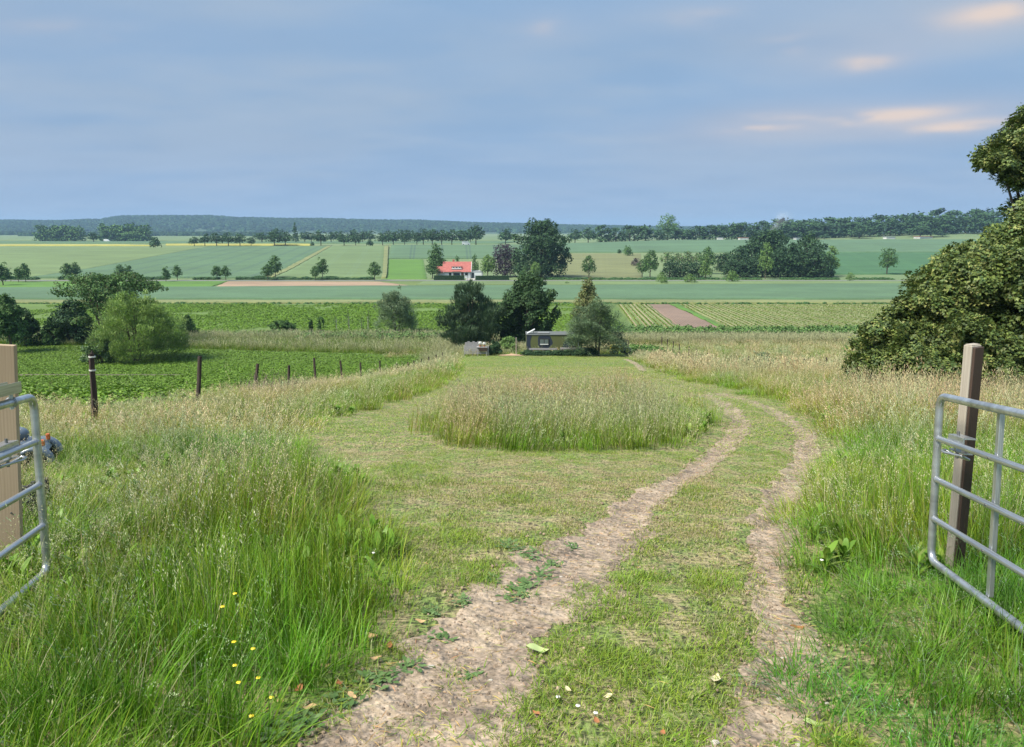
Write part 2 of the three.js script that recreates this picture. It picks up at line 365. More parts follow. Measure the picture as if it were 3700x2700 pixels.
{
  const ds = []; for (let d = -30; d < 0; d += 3) ds.push(d); for (let d = 0; d < 7000; d += Math.max(0.8, Math.min(60, d * 0.02))) ds.push(d);
  const g = sheet(ds.length - 1, 150, (u, v) => {
    const d = ds[Math.round(v * (ds.length - 1))], x = (u * 2 - 1) * (70 + 1.1 * Math.max(0, d));
    let y = land(x, d); if (d < 42 && Math.abs(x) < 18) y -= 0.25;
    const n = fbm(x / 9, d / 9, 3, 90), m = fbm(x / 70, d / 70, 3, 91);
    let c = [lerp(0.10, 0.17, n), lerp(0.17, 0.2, n), 0.05];
    if (d > 260) c = [lerp(0.12, 0.19, m), lerp(0.19, 0.24, m), lerp(0.08, 0.1, m)];
    if (d > 2300) c = [0.05, 0.09, 0.04];
    return [x, y, -d, c];
  }, 20);
  struct('terrain', g, M.land, 'rolling green valley land under the fields and meadows', 'terrain');
  const near = []; for (let d = 0.3; d < 44; d += d < 9 ? 0.07 : d < 20 ? 0.16 : 0.5) near.push(d);
  const g2 = sheet(near.length - 1, 300, (u, v) => { const d = near[Math.round(v * (near.length - 1))], s = u * 2 - 1, x = 1 + Math.sign(s) * (Math.abs(s) * 4 + 13 * Math.abs(s) ** 3); return [x, ground(x, d), -d]; }, 1.6);
  struct('meadow_ground', g2, M.thatch, 'uneven turf floor of the sloping meadow', 'ground');
}
function ribbon(T, seed, lift) {       // a worn wheel track with a ragged outline
  const c = new THREE.CatmullRomCurve3(T.map(([x, d, w]) => new THREE.Vector3(x, w, d)), false, 'centripetal');
  const L = c.getLength(), pts = []; let s = 0; while (s < L) { const q = c.getPointAt(s / L); pts.push([q, c.getTangentAt(s / L)]); s += Math.max(0.025, q.z * 0.004); }
  return sheet(pts.length - 1, 16, (u, v) => {
    const [q, t] = pts[Math.round(v * (pts.length - 1))], l = Math.hypot(t.x, t.z), nx = t.z / l, nd = -t.x / l, side = u < 0.5 ? 0 : 50;
    const rag = 1 + (fbm(q.x * 5 + side, q.z * 5, 4, seed) - 0.5) * 1.3 + (fbm(q.x * 1.4 + side, q.z * 1.4, 2, seed + 5) - 0.5) * 0.8, o = (u * 2 - 1) * q.y * Math.max(0.25, rag);
    const x = q.x + nx * o, d = q.z + nd * o, e = Math.abs(u * 2 - 1);
    return [x, ground(x, d) + lift * (e > 0.95 ? 0.2 : 1), -d];
  }, 1.7);
}
struct('wheel_track', ribbon(TRACK_A, 1, 0.012), M.soil, 'wider bare dirt wheel track, on the side of the uncut grass island', 'track');
struct('wheel_track', ribbon(TRACK_B, 2, 0.012), M.soil, 'narrower bare dirt wheel track beside the galvanized gate with the bracket on a split post', 'track');
{
  const far = ribbon(TRACK_C, 3, 0.03), far2 = ribbon(TRACK_D, 4, 0.03);
  struct('wheel_track', far, M.soil, 'far dirt wheel rut on the lawn before the camouflage cabin, next to the lawn', 'track');
  struct('wheel_track', far2, M.soil, 'far dirt wheel rut on the lawn along the pale tall meadow', 'track');
}
// fields: a sheet of crop standing above the land, closed at its edges
function field(name, label, q, lift, mat, uvm, category = 'field', noise = 0.15) {   // q: four corners [x, d] near left, near right, far right, far left
  const nv = Math.max(10, Math.round((q[3][1] - q[0][1]) / 2.2)), nu = Math.max(10, Math.min(90, Math.round(Math.abs(q[1][0] - q[0][0]) / 3)));
  const at = (u, v) => [lerp(lerp(q[0][0], q[1][0], u), lerp(q[3][0], q[2][0], u), v), lerp(lerp(q[0][1], q[1][1], u), lerp(q[3][1], q[2][1], u), v)];
  const g = sheet(nv + 2, nu + 2, (a, b) => {
    const i = Math.round(a * (nu + 2)), j = Math.round(b * (nv + 2)), u = clamp((i - 1) / nu), v = clamp((j - 1) / nv), skirt = i === 0 || j === 0 || i === nu + 2 || j === nv + 2;
    let [x, d] = at(u, v); const e = Math.min(u, v, 1 - u, 1 - v) < 0.001; if (e) { x += (fbm(x / 3, d / 3, 3, 5) - 0.5) * noise * 6; d += (fbm(x / 4 + 7, d / 4, 3, 6) - 0.5) * noise * 8; }
    const y = land(x, d) + (skirt ? -0.4 : lift * (0.85 + 0.3 * fbm(x / 5, d / 5, 3, 12)));
    const n = fbm(x / 30, d / 12, 4, 33), n2 = fbm(x / 7, d / 4, 3, 34), c = 0.68 + 0.42 * n + 0.22 * n2;
    return [x, y, -d, [c, c, c * 0.97], [lerp(q[0][0], q[1][0], u) / uvm, d / uvm]];
  }, 1);
  return struct(name, g, mat, label, category);
}
const cropTex = (r, g, b, var_, rows, tram, sr, sg, sb, seed, frac = 0.35) => texture(512, (u, v) => {
  const n = fbm(u * 40, v * 40, 4, seed, 40), big = fbm(u * 5, v * 5, 3, seed + 9, 5);
  let k = 1 + var_ * (n - 0.5) + var_ * 0.6 * (big - 0.5), s = 0;
  if (rows) s = sm(1 - frac, 1 - frac * 0.4, Math.abs(((u * rows) % 1) * 2 - 1)) * (0.55 + 0.7 * n);
  if (tram) { const t = (u * tram) % 1; if (Math.abs(t - 0.44) < 0.035 || Math.abs(t - 0.56) < 0.035) s = Math.max(s, 0.9); }
  return [lerp(r, sr, s) * k, lerp(g, sg, s) * k, lerp(b, sb, s) * k];
});
const crop = t => new THREE.MeshStandardMaterial({ map: t, vertexColors: true, roughness: 1 });
M.wheat = crop(cropTex(0.077, 0.143, 0.073, 0.3, 0, 0, 0, 0, 0, 101));
M.wheatTram = crop(cropTex(0.079, 0.143, 0.071, 0.25, 0, 2, 0.06, 0.11, 0.07, 102));
M.wheatLight = crop(cropTex(0.116, 0.173, 0.069, 0.25, 0, 2, 0.12, 0.18, 0.08, 103));
M.barley = crop(cropTex(0.123, 0.177, 0.069, 0.3, 0, 0, 0, 0, 0, 104));
M.pasture = crop(cropTex(0.082, 0.176, 0.025, 0.25, 0, 0, 0, 0, 0, 105));
M.olive = crop(cropTex(0.15, 0.163, 0.068, 0.5, 0, 0, 0, 0, 0, 106));
M.darkGreen = crop(cropTex(0.043, 0.116, 0.045, 0.25, 0, 2, 0.05, 0.13, 0.05, 107));
M.rape = crop(cropTex(0.34, 0.32, 0.086, 0.2, 0, 0, 0, 0, 0, 108));
M.pinkSoil = crop(cropTex(0.286, 0.199, 0.133, 0.3, 0, 0, 0, 0, 0, 109));
M.rows = crop(cropTex(0.125, 0.181, 0.045, 0.35, 12, 0, 0.3, 0.24, 0.15, 110, 0.5));
M.bareSoil = crop(cropTex(0.184, 0.126, 0.096, 0.3, 16, 0, 0.24, 0.17, 0.13, 111, 0.4));
M.dullSoil = crop(cropTex(0.12, 0.105, 0.06, 0.5, 0, 0, 0, 0, 0, 119));
M.dryVerge = crop(cropTex(0.17, 0.19, 0.075, 0.5, 0, 0, 0, 0, 0, 112));
M.beetSoil = crop(cropTex(0.095, 0.156, 0.031, 0.4, 0, 0, 0, 0, 0, 113));
const S = -0.16;                       // the slope fields run a little to one side as they climb
field('beet_field', 'bright green beet field beside the leaning dark fence posts', [[-75, 15], [-9.2, 15], [-9.6, 82], [-75, 93]], 0.05, M.beetSoil, 9);
field('beet_field', 'bright green beet field behind the pine and the round willow', [[-105, 101], [17, 101], [22, 159], [-105, 159]], 0.1, M.beetSoil, 9);
field('row_crop_field', 'yellow-green row crop with bare earth lines, behind the willow by the cabin', [[17.6, 103], [24.4, 103], [29.0, 159], [22.6, 159]], 0.06, M.rows, 9);
field('bare_soil_strip', 'brown bare earth strip between the row crops', [[24.5, 103], [31.5, 103], [33.5, 159], [29.1, 159]], 0.03, M.bareSoil, 9);
field('green_strip', 'bright green wedge between bare earth and the wider row crop', [[31.2, 114], [31.8, 114], [35.2, 159], [33.6, 159]], 0.16, M.pasture, 9);
field('row_crop_field', 'wide yellow-green row crop reaching to the tall maple', [[31.9, 103], [150, 103], [155, 159], [35.4, 159]], 0.06, M.rows, 9);
field('dry_verge', 'dry grass verge in front of the long blue-green wheat field', [[-160, 160.5], [190, 160.5], [190, 168], [-160, 168]], 0.35, M.dryVerge, 14, 'verge', 0.3);
field('wheat_field', 'long blue-green wheat field across the valley floor', [[-170, 169], [200, 169], [200, 238], [-170, 208]], 0.6, M.wheat, 20);
field('green_strip', 'bright green strip behind the wheat, beside the pinkish soil', [[-170, 211], [-88, 218], [-95, 252], [-170, 248]], 0.2, M.pasture, 14);
field('ploughed_strip', 'pinkish bare soil strip behind the wheat', [[-87, 220], [-30, 226], [-44, 250], [-95, 251]], 0.1, M.pinkSoil, 14);
field('barley_strip', 'pale yellow-green strip before the white house with the red roof', [[-29, 228], [200, 240], [200, 250], [-29, 248]], 0.4, M.barley, 14);
struct('country_road', sheet(4, 120, (u, v) => { const x = lerp(-260, 260, u), d = lerp(254, 258, v) ; return [x, land(x, d) + 0.06, -d]; }, 4), std(0.16, 0.16, 0.165, 0.9), 'narrow grey country road through the valley', 'road');
field('barley_field', 'light green field beyond the faint track, left of the tramlined wheat', [[-300, 268], [-172, 268], [-172 + S * 250, 518], [-420, 518]], 0.5, M.barley, 20);
field('wheat_field', 'blue-green wheat on the slope with long dark tramlines', [[-171, 268], [-87, 268], [-87 + S * 275, 543], [-171 + S * 275, 543]], 0.6, M.wheatTram, 22);
field('wheat_field', 'paler green wheat on the slope beside the bright pasture', [[-85, 268], [-46, 268], [-46 + S * 280, 548], [-85 + S * 280, 548]], 0.6, M.wheatLight, 26);
field('grass_margin', 'yellowish grass margin between the two slope wheat fields', [[-87.5, 267], [-84.5, 267], [-84.5 + S * 278, 545], [-87.5 + S * 278, 545]], 0.75, M.dryVerge, 14, 'field margin');
field('grass_margin', 'yellowish grass margin beside the paler slope wheat', [[-46, 267], [-44.4, 267], [-44 + S * 278, 545], [-47 + S * 278, 545]], 0.75, M.dryVerge, 14, 'field margin');
field('pasture', 'small vivid green pasture by the house trees', [[-45, 266], [-30, 266], [-46, 392], [-45 + S * 126, 392]], 0.12, M.pasture, 14);
field('wheat_field', 'blue-green wheat above the small vivid pasture', [[-44 + S * 130, 397], [8, 397], [8, 580], [-44 + S * 300, 580]], 0.6, M.wheatTram, 30);
field('hay_meadow', 'olive brown hay meadow beside the huge tree', [[14, 268], [46, 268], [76, 448], [20, 448]], 0.2, M.olive, 16);
field('wheat_field', 'blue-green wheat strip below the ridge wood', [[20, 460], [330, 460], [420, 655], [30, 640]], 0.6, M.wheat, 26);
field('green_field', 'dark green field behind the single chestnut', [[116, 290], [230, 290], [330, 456], [150, 456]], 0.3, M.darkGreen, 26);
field('rapeseed_strip', 'thin pale yellow strip far off before the small wood', [[-420, 560], [-262, 560], [-300, 585], [-450, 585]], 0.8, M.rape, 20);
field('rapeseed_strip', 'thin pale yellow strip along the far tree row', [[-262, 575], [-150, 572], [-160, 602], [-275, 605]], 0.8, M.rape, 20);
field('wheat_field', 'grey-green wheat beyond the far tree row', [[-520, 640], [-10, 640], [30, 900], [-760, 900]], 0.6, M.wheat, 40);
field('barley_field', 'pale green field at the foot of the wooded hills', [[-900, 960], [150, 960], [200, 1700], [-1500, 1700]], 0.6, M.barley, 40);
field('soil_stripe', 'thin bare earth stripe across the near beet field', [[-46, 56.5], [-26, 57], [-26, 58.6], [-46, 59.6]], 0.09, M.dullSoil, 9, 'bare soil');

// ------------------------------------------------------------------ trees and shrubs
const leafMat = new THREE.MeshPhysicalMaterial({ color: 0xffffff, vertexColors: true, roughness: 0.75, transmission: 0.35, thickness: 0, specularIntensity: 0.4, side: THREE.DoubleSide });
const farLeafMat = new THREE.MeshStandardMaterial({ color: 0xffffff, vertexColors: true, roughness: 1, side: THREE.DoubleSide });
const barkTex = texture(128, (u, v) => { const n = 0.5 + 0.9 * (fbm(u * 16, v * 4, 4, 7, 4)); return [n * 0.12, n * 0.095, n * 0.07]; });
const bark = new THREE.MeshStandardMaterial({ map: barkTex, roughness: 1 });
const V = THREE.Vector3;
function leaf(b, p, n, len, wid, twist) {          // a folded rhomb: two faces
  const t = new V(Math.sin(twist * 7.1), Math.cos(twist * 5.3), Math.sin(twist * 3.7 + 1)).cross(n).normalize(), s = new V().crossVectors(n, t);
  const P = (a, c, e) => b.v(p.x + t.x * a * len + s.x * c * wid + n.x * e, p.y + t.y * a * len + s.y * c * wid + n.y * e, p.z + t.z * a * len + s.z * c * wid + n.z * e);
  const i0 = P(-0.5, 0, 0), i1 = P(0, 0.5, len * 0.12), i2 = P(0.5, 0, -len * 0.06), i3 = P(0, -0.5, len * 0.12);
  b.tri(i0, i2, i1); b.tri(i0, i3, i2);
}
function blobsFor(shape, R) {          // lobes of a crown in a box 1 wide (x, z from -0.5) and 1 high
  const out = [], add = (x, y, z, r, q = r) => out.push([x, y, z, r, q]);
  const ring = (n, rad, y, r, q, j) => { const o = R() * 6; for (let i = 0; i < n; i++) { const a = o + i / n * Math.PI * 2 + (R() - 0.5) * 0.6, k = rad * (0.8 + 0.35 * R()); add(Math.cos(a) * k, y + (R() - 0.5) * j, Math.sin(a) * k, r * (0.8 + 0.4 * R()), q * (0.8 + 0.4 * R())); } };
  if (shape === 'round') { add(0, 0.55, 0, 0.26, 0.26); ring(6, 0.29, 0.44, 0.2, 0.16, 0.1); ring(6, 0.27, 0.62, 0.2, 0.15, 0.1); ring(4, 0.14, 0.82, 0.18, 0.14, 0.06); ring(4, 0.2, 0.34, 0.16, 0.09, 0.05); }
  if (shape === 'mass') { add(0, 0.4, 0, 0.3, 0.36); ring(6, 0.32, 0.16, 0.22, 0.18, 0.08); ring(6, 0.33, 0.42, 0.22, 0.17, 0.1); ring(5, 0.26, 0.66, 0.22, 0.15, 0.08); ring(4, 0.13, 0.84, 0.19, 0.14, 0.05); }
  if (shape === 'oval') { add(0, 0.5, 0, 0.26, 0.3); ring(5, 0.27, 0.36, 0.2, 0.13, 0.08); ring(6, 0.3, 0.5, 0.19, 0.13, 0.1); ring(5, 0.22, 0.68, 0.2, 0.13, 0.08); ring(3, 0.09, 0.85, 0.16, 0.12, 0.06); }
  if (shape === 'tall') { for (let k = 0; k < 7; k++) { const y = 0.2 + k * 0.115, r = 0.34 * (1 - k / 7) + 0.12; ring(4, r * 0.6, y, r * 0.55, 0.08, 0.05); } add(0, 0.94, 0, 0.12, 0.07); }
  if (shape === 'column') { for (let k = 0; k < 8; k++) ring(3, 0.2, 0.12 + k * 0.11, 0.24, 0.08, 0.05); }
  if (shape === 'bush') { add(0, 0.4, 0, 0.34, 0.36); ring(7, 0.33, 0.24, 0.19, 0.2, 0.1); ring(6, 0.28, 0.5, 0.19, 0.17, 0.12); ring(4, 0.14, 0.76, 0.17, 0.15, 0.1); }
  if (shape === 'flat') { ring(7, 0.32, 0.72, 0.19, 0.1, 0.1); ring(5, 0.2, 0.86, 0.19, 0.1, 0.06); ring(4, 0.24, 0.52, 0.13, 0.08, 0.1); ring(3, 0.12, 0.64, 0.16, 0.12, 0.1); ring(4, 0.33, 0.4, 0.1, 0.06, 0.16); }
  if (shape === 'spruce') { for (let k = 0; k < 10; k++) { const y = 0.1 + k * 0.09, r = 0.42 * (1 - k / 10.5); ring(5, r * 0.65, y, r * 0.4 + 0.03, 0.06, 0.03); } }
  if (shape === 'pine') { ring(6, 0.33, 0.36, 0.16, 0.1, 0.12); ring(6, 0.3, 0.54, 0.16, 0.11, 0.1); ring(5, 0.2, 0.7, 0.15, 0.11, 0.1); ring(4, 0.13, 0.85, 0.12, 0.1, 0.06); add(0.02, 0.94, 0, 0.07, 0.08); ring(6, 0.3, 0.22, 0.15, 0.09, 0.06); ring(4, 0.2, 0.13, 0.12, 0.06, 0.04); ring(3, 0.12, 0.5, 0.2, 0.2, 0.2); }
  if (shape === 'willow') { add(0, 0.42, 0, 0.32, 0.34); ring(8, 0.34, 0.22, 0.16, 0.2, 0.1); ring(7, 0.3, 0.48, 0.17, 0.18, 0.14); ring(5, 0.16, 0.72, 0.15, 0.17, 0.12); ring(3, 0.06, 0.88, 0.09, 0.12, 0.08); }
  return out;
}
function crown({ seed, shape, leaves, size, ratio = 0.6, cols, w, h, up = 0, gap = 0.36, freq = 2.2 }) {
  const R = rng(seed), b = new Build(), blobs = blobsFor(shape, R), wt = []; let tot = 0;
  for (const q of blobs) { tot += q[3] * q[3] + q[3] * q[4]; wt.push(tot); }
  const base = blobs.length; for (let i = 0; i < base; i++) { const q = blobs[i], m = 7; for (let k = 0; k < m; k++) { const y = R() * 1.5 - 0.5, a = R() * 6.2832, c = Math.sqrt(Math.max(0, 1 - y * y)), f = 0.75 + 0.35 * R(), s = 0.3 + 0.22 * R(); blobs.push([q[0] + c * Math.cos(a) * q[3] * f, q[1] + y * q[4] * f, q[2] + c * Math.sin(a) * q[3] * f, q[3] * s, q[4] * s]); } }
  tot = 0; wt.length = 0; blobs.forEach((q, i) => { tot += (q[3] * q[3] + q[3] * q[4]) * (i < base ? 0.8 : 1); wt.push(tot); });
  const off = R() * 100, tint = blobs.map(() => 0.85 + 0.3 * R());
  for (let k = 0, g = 0; k < leaves && g < leaves * 4; g++) {
    const r = R() * tot, i = wt.findIndex(x => x > r), q = blobs[i];
    const y = R() * 2 - 1, a = R() * 6.2832, c = Math.sqrt(1 - y * y), dir = new V(c * Math.cos(a), y, c * Math.sin(a));
    if (dir.y < -0.2 && R() < 0.55) continue;
    const rr = 0.55 + 0.55 * Math.sqrt(R());
    const p = new V((q[0] + dir.x * q[3] * rr) * w, (q[1] + dir.y * q[4] * rr) * h, (q[2] + dir.z * q[3] * rr) * w);
    const n3 = vnoise(p.x / size / freq + off, p.y / size / freq + p.z / size / freq * 0.7, seed);
    if (n3 < gap) continue;
    if (p.y < 0.02) continue;
    const n = new V(dir.x + (R() - 0.5) * 1.5, dir.y * 0.8 + 0.45 + (R() - 0.5) * 1.4 - up * 0.6, dir.z + (R() - 0.5) * 1.5).normalize();
    const col = cols[Math.floor(R() * cols.length)], f = tint[i] * (0.78 + 0.44 * R());
    b.col = [col[0] * f, col[1] * f, col[2] * f];
    const s = size * (0.7 + 0.6 * R());
    if (up) { const t = new V(dir.x * 0.7, up, dir.z * 0.7).addScaledVector(new V(R() - 0.5, R() - 0.5, R() - 0.5), 0.5).normalize(), sd = new V(-t.z, 0.2 * (R() - 0.5), t.x).normalize(); const L = s, W = s * ratio * 0.5, P = (a, c) => b.v(p.x + t.x * a * L + sd.x * c * W, p.y + t.y * a * L + sd.y * c * W, p.z + t.z * a * L + sd.z * c * W), i0 = P(-0.5, 0), i1 = P(-0.1, 1), i2 = P(0.6, 0), i3 = P(-0.1, -1); b.tri(i0, i1, i2); b.tri(i0, i2, i3); }
    else leaf(b, p, n, s, s * ratio, R() * 6);
    k++;
  }
  return { geo: b.geo(), blobs: blobs.slice(0, base) };
}
function trunk(blobs, w, h, r, seed, multi = 1) {
  const R = rng(seed), gs = [];
  for (let m = 0; m < multi; m++) {
    const ox = multi > 1 ? (R() - 0.5) * w * 0.12 : 0, oz = multi > 1 ? (R() - 0.5) * w * 0.12 : 0, top = [ox * 3 + (R() - 0.5) * w * 0.06, h * 0.72, oz * 3 + (R() - 0.5) * w * 0.06];
    gs.push(bar([ox, -0.3, oz], [lerp(ox, top[0], 0.5), h * 0.38, lerp(oz, top[2], 0.5)], r * 1.15, 7, r * 0.75), bar([lerp(ox, top[0], 0.5), h * 0.36, lerp(oz, top[2], 0.5)], top, r * 0.76, 6, r * 0.2));
  }
  blobs.forEach((q, i) => { if (i % 2) return; const y0 = Math.min(q[1] * 0.75, 0.5) * h; gs.push(bar([0, y0 * 0.85, 0], [q[0] * w, q[1] * h, q[2] * w], r * 0.42, 5, r * 0.08)); });
  return mergeGeometries(gs);
}
const G = {                    // leaf colours, as they are
  mid: [[0.085, 0.178, 0.046], [0.109, 0.209, 0.054], [0.07, 0.147, 0.046]],
  dark: [[0.04, 0.096, 0.034], [0.053, 0.116, 0.04], [0.031, 0.078, 0.031]],
  light: [[0.155, 0.264, 0.07], [0.186, 0.295, 0.078], [0.124, 0.225, 0.062]],
  willow: [[0.217, 0.326, 0.078], [0.264, 0.372, 0.093], [0.171, 0.271, 0.07]],
  silver: [[0.186, 0.264, 0.139], [0.232, 0.31, 0.171], [0.139, 0.217, 0.109]],
  purple: [[0.062, 0.046, 0.065], [0.085, 0.062, 0.078], [0.046, 0.039, 0.054]],
  needle: [[0.054, 0.109, 0.054], [0.078, 0.139, 0.065], [0.101, 0.155, 0.078]],
  birch: [[0.186, 0.217, 0.078], [0.232, 0.232, 0.085], [0.139, 0.194, 0.062]],
  olive: [[0.155, 0.209, 0.054], [0.194, 0.248, 0.062], [0.116, 0.171, 0.046], [0.078, 0.132, 0.039]],
  deep: [[0.031, 0.078, 0.023], [0.046, 0.101, 0.031], [0.062, 0.124, 0.039]],
};
const protos = {};
function treeAt(key, opt, name, label, category, group, x, d, h, w, far) {
  if (!protos[key]) { const c = crown({ ...opt, w: opt.w, h: opt.h }); protos[key] = { c: c.geo, t: trunk(c.blobs, opt.w, opt.h, opt.trunk ?? opt.w * 0.03, opt.seed, opt.multi || 1), o: opt }; }
  const p = protos[key], t = thing(name, label, category, x, land(x, d), -d, hash(Math.round(x * 7), Math.round(d * 5), 3) * 6.28, group);
  t.scale.set(w / p.o.w, h / p.o.h, w / p.o.w);
  part('trunk', p.t, bark, t); part('crown', p.c, far ? farLeafMat : leafMat, t);
  return t;
}
const KIND = {   // prototype, variants, name, label, category, group
  ridge: [['round', 'oval'], 3, G.dark, 700, 0.85, 9, 10, 'avenue_tree', 'rounded green tree in the long row along the far ridge', 'trees in the row along the ridge'],
  ridge2: [['round', 'oval'], 2, G.dark, 640, 0.9, 10, 10, 'avenue_tree', 'tree in the second row behind the far ridge row', 'trees in the second ridge row'],
  wood: [['mass'], 3, G.mid, 520, 1.7, 11, 17, 'copse_tree', 'blue-green tree in the small wood before the hills', 'trees of the small far wood'],
  ridgebush: [['bush'], 1, G.dark, 420, 0.7, 5, 5, 'field_bush', 'dark rounded bush at the top of the slope fields', 'bushes at the top of the slope'],
  spruce: [['spruce'], 1, G.dark, 900, 0.9, 8, 20, 'spruce_tree', 'tall dark pointed tree rising above the ridge row', null],
  road: [['round', 'oval', 'oval'], 4, G.mid, 1100, 0.42, 4.4, 6, 'roadside_tree', 'small rounded tree with a bare trunk along the valley road', 'trees along the valley road'],
  house_tree: [['oval'], 1, G.mid, 2200, 0.5, 7, 11, 'garden_tree', 'leafy green tree beside the gable of the red-roofed house', 'trees beside the house gable'],
  lime: [['round'], 1, G.light, 1500, 0.42, 5, 7, 'lime_tree', 'yellow-green round tree near the dark purple beech', 'yellow-green trees near the beech'],
  garden: [['bush'], 1, G.mid, 900, 0.4, 4, 6, 'garden_shrub', 'upright green shrub in the garden of the red-roofed house', 'garden shrubs of the house'],
  beech: [['mass'], 1, G.purple, 4200, 0.5, 11, 12, 'copper_beech', 'dark purple beech beside the huge green tree', null],
  bigtree: [['mass'], 1, G.dark, 15000, 0.7, 19, 21, 'broadleaf_tree', 'huge green broadleaf tree beside the dark purple beech', null],
  ridgewood: [['mass'], 4, G.dark, 1000, 1.3, 13, 15, 'wood_tree', 'dark green tree in the long wood on the ridge', 'trees of the ridge wood'],
  ridgebig: [['round'], 1, G.mid, 1700, 1.1, 22, 24, 'broadleaf_tree', 'tall round-crowned tree standing above the ridge wood', null],
  fieldtree: [['bush'], 1, G.mid, 900, 0.5, 5, 6, 'field_tree', 'lone green tree at the upper edge of the hay meadow', null],
  fieldbush: [['bush'], 1, G.dark, 400, 0.4, 3, 3, 'field_bush', 'small dark bush at the upper edge of the hay meadow', null],
  oval: [['oval'], 2, G.mid, 1500, 0.42, 5.5, 8.5, 'field_tree', 'green oval tree at the foot of the hay meadow', 'oval trees by the hay meadow'],
  copperbush: [['bush'], 1, [[0.12, 0.1, 0.085], [0.1, 0.1, 0.075]], 700, 0.45, 5, 4, 'thorn_bush', 'brownish thorn bush beside the hay meadow', null],
  scrub: [['bush'], 2, [...G.mid, [0.16, 0.15, 0.08]], 800, 0.45, 6, 6, 'scrub_bush', 'grey-green scrub bush on the bank above the dark hedge', 'scrub bushes on the bank'],
  darkhedge: [['mass'], 2, G.dark, 900, 0.5, 6, 6, 'hedge_tree', 'dark low hedge tree along the valley road', 'dark hedge trees by the road'],
  lightoval: [['oval', 'tall'], 2, G.light, 1500, 0.45, 5, 10, 'poplar_tree', 'pale green narrow tree in front of the dark wood', 'pale narrow trees before the dark wood'],
  darkwood: [['mass'], 4, G.dark, 1900, 0.6, 8, 9, 'wood_tree', 'dark dense tree in the wood by the valley road', 'trees of the wood by the road'],
  chestnut: [['round'], 1, G.mid, 1900, 0.45, 8, 10, 'chestnut_tree', 'single round tree standing before the dark green field', null],
  bush: [['bush'], 2, G.light, 700, 0.34, 4, 4, 'field_bush', 'round light green bush on the field edge by the valley road', 'round bushes on the field edge'],
};
for (const [kind, x, d, h, w] of TREES) {
  const k = KIND[kind]; if (!k) continue;
  const v = Math.floor(hash(Math.round(x * 3), Math.round(d), 9) * k[1]);
  treeAt(kind + v, { seed: 900 + kind.length * 31 + kind.charCodeAt(0) * 7 + v * 13, shape: k[0][v % k[0].length], cols: k[2], leaves: k[3], size: k[4], w: k[5], h: k[6], ratio: 0.75, trunk: k[5] * 0.028, gap: 0.3 }, k[7], k[8], 'tree', k[9], x, d, h * (kind === 'ridge' || kind === 'ridge2' ? 1.12 : 1), w * (kind === 'ridge' || kind === 'ridge2' ? 1.4 : kind === 'ridgewood' || kind === 'wood' ? 1.45 : kind === 'darkwood' || kind === 'darkhedge' ? 1.2 : 1), d > 330);
}
const find = k => TREES.filter(t => t[0] === k);
function special(kind, n, opt, name, label, group) { const [, x, d, h, w] = find(kind)[n]; return treeAt(kind + n, { ...opt, w, h }, name, label, 'tree', group, x, d, h, w, false); }
special('willowbig', 0, { seed: 11, shape: 'willow', cols: G.willow, leaves: 26000, size: 0.3, ratio: 0.28, up: 0.5, trunk: 0.14, multi: 4, gap: 0.33, freq: 4 }, 'willow_shrub', 'wide yellow-green willow at the edge of the near beet field');
special('acacia', 0, { seed: 12, shape: 'flat', cols: [...G.mid, [0.075, 0.11, 0.03]], leaves: 11000, size: 0.32, ratio: 0.55, trunk: 0.2, multi: 2, gap: 0.4, freq: 4 }, 'spreading_tree', 'dark spreading tree with gaps behind the yellow-green willow');
special('shrub', 0, { seed: 13, shape: 'bush', cols: G.dark, leaves: 9000, size: 0.28, multi: 3, trunk: 0.08 }, 'hedge_shrub', 'dark green shrub at the foot of the spreading tree');
special('shrub', 1, { seed: 14, shape: 'oval', cols: G.mid, leaves: 7000, size: 0.28, multi: 2, trunk: 0.1 }, 'hedge_shrub', 'tall green shrub standing beside the fresh pine gate post');
special('shrub', 2, { seed: 15, shape: 'bush', cols: [...G.mid, ...G.dark], leaves: 6000, size: 0.26, multi: 3, trunk: 0.07 }, 'hedge_shrub', 'mid-sized green shrub between the tall shrub and the dark one');
special('shrublight', 0, { seed: 16, shape: 'tall', cols: G.mid, leaves: 2600, size: 0.24, trunk: 0.05, gap: 0.4 }, 'young_tree', 'small ragged young tree beside the yellow-green willow');
special('shrub', 3, { seed: 17, shape: 'bush', cols: G.mid, leaves: 4000, size: 0.26, multi: 3, trunk: 0.06 }, 'hedge_shrub', 'small low shrub left of the dark shrub');
special('shrublight', 1, { seed: 18, shape: 'bush', cols: [...G.mid, ...G.silver], leaves: 4000, size: 0.24, multi: 3, trunk: 0.05 }, 'hedge_shrub', 'low grey-green shrub at the foot of the yellow-green willow');
special('shrub', 4, { seed: 19, shape: 'bush', cols: G.mid, leaves: 5000, size: 0.2, multi: 3, trunk: 0.05 }, 'field_shrub', 'low round shrub beside two narrow columnar shrubs');
special('column', 0, { seed: 20, shape: 'column', cols: G.dark, leaves: 1400, size: 0.18, trunk: 0.04 }, 'column_shrub', 'narrow dark columnar shrub, the thinner of two', 'two columnar shrubs');
special('column', 1, { seed: 21, shape: 'column', cols: G.mid, leaves: 2000, size: 0.18, trunk: 0.04 }, 'column_shrub', 'narrow green columnar shrub, the fuller of two', 'two columnar shrubs');
special('willow', 0, { seed: 22, shape: 'willow', cols: G.silver, leaves: 20000, size: 0.26, ratio: 0.3, up: 0.35, multi: 4, trunk: 0.09, freq: 4 }, 'willow_shrub', 'silvery willow shrub standing in front of the bright beet field');
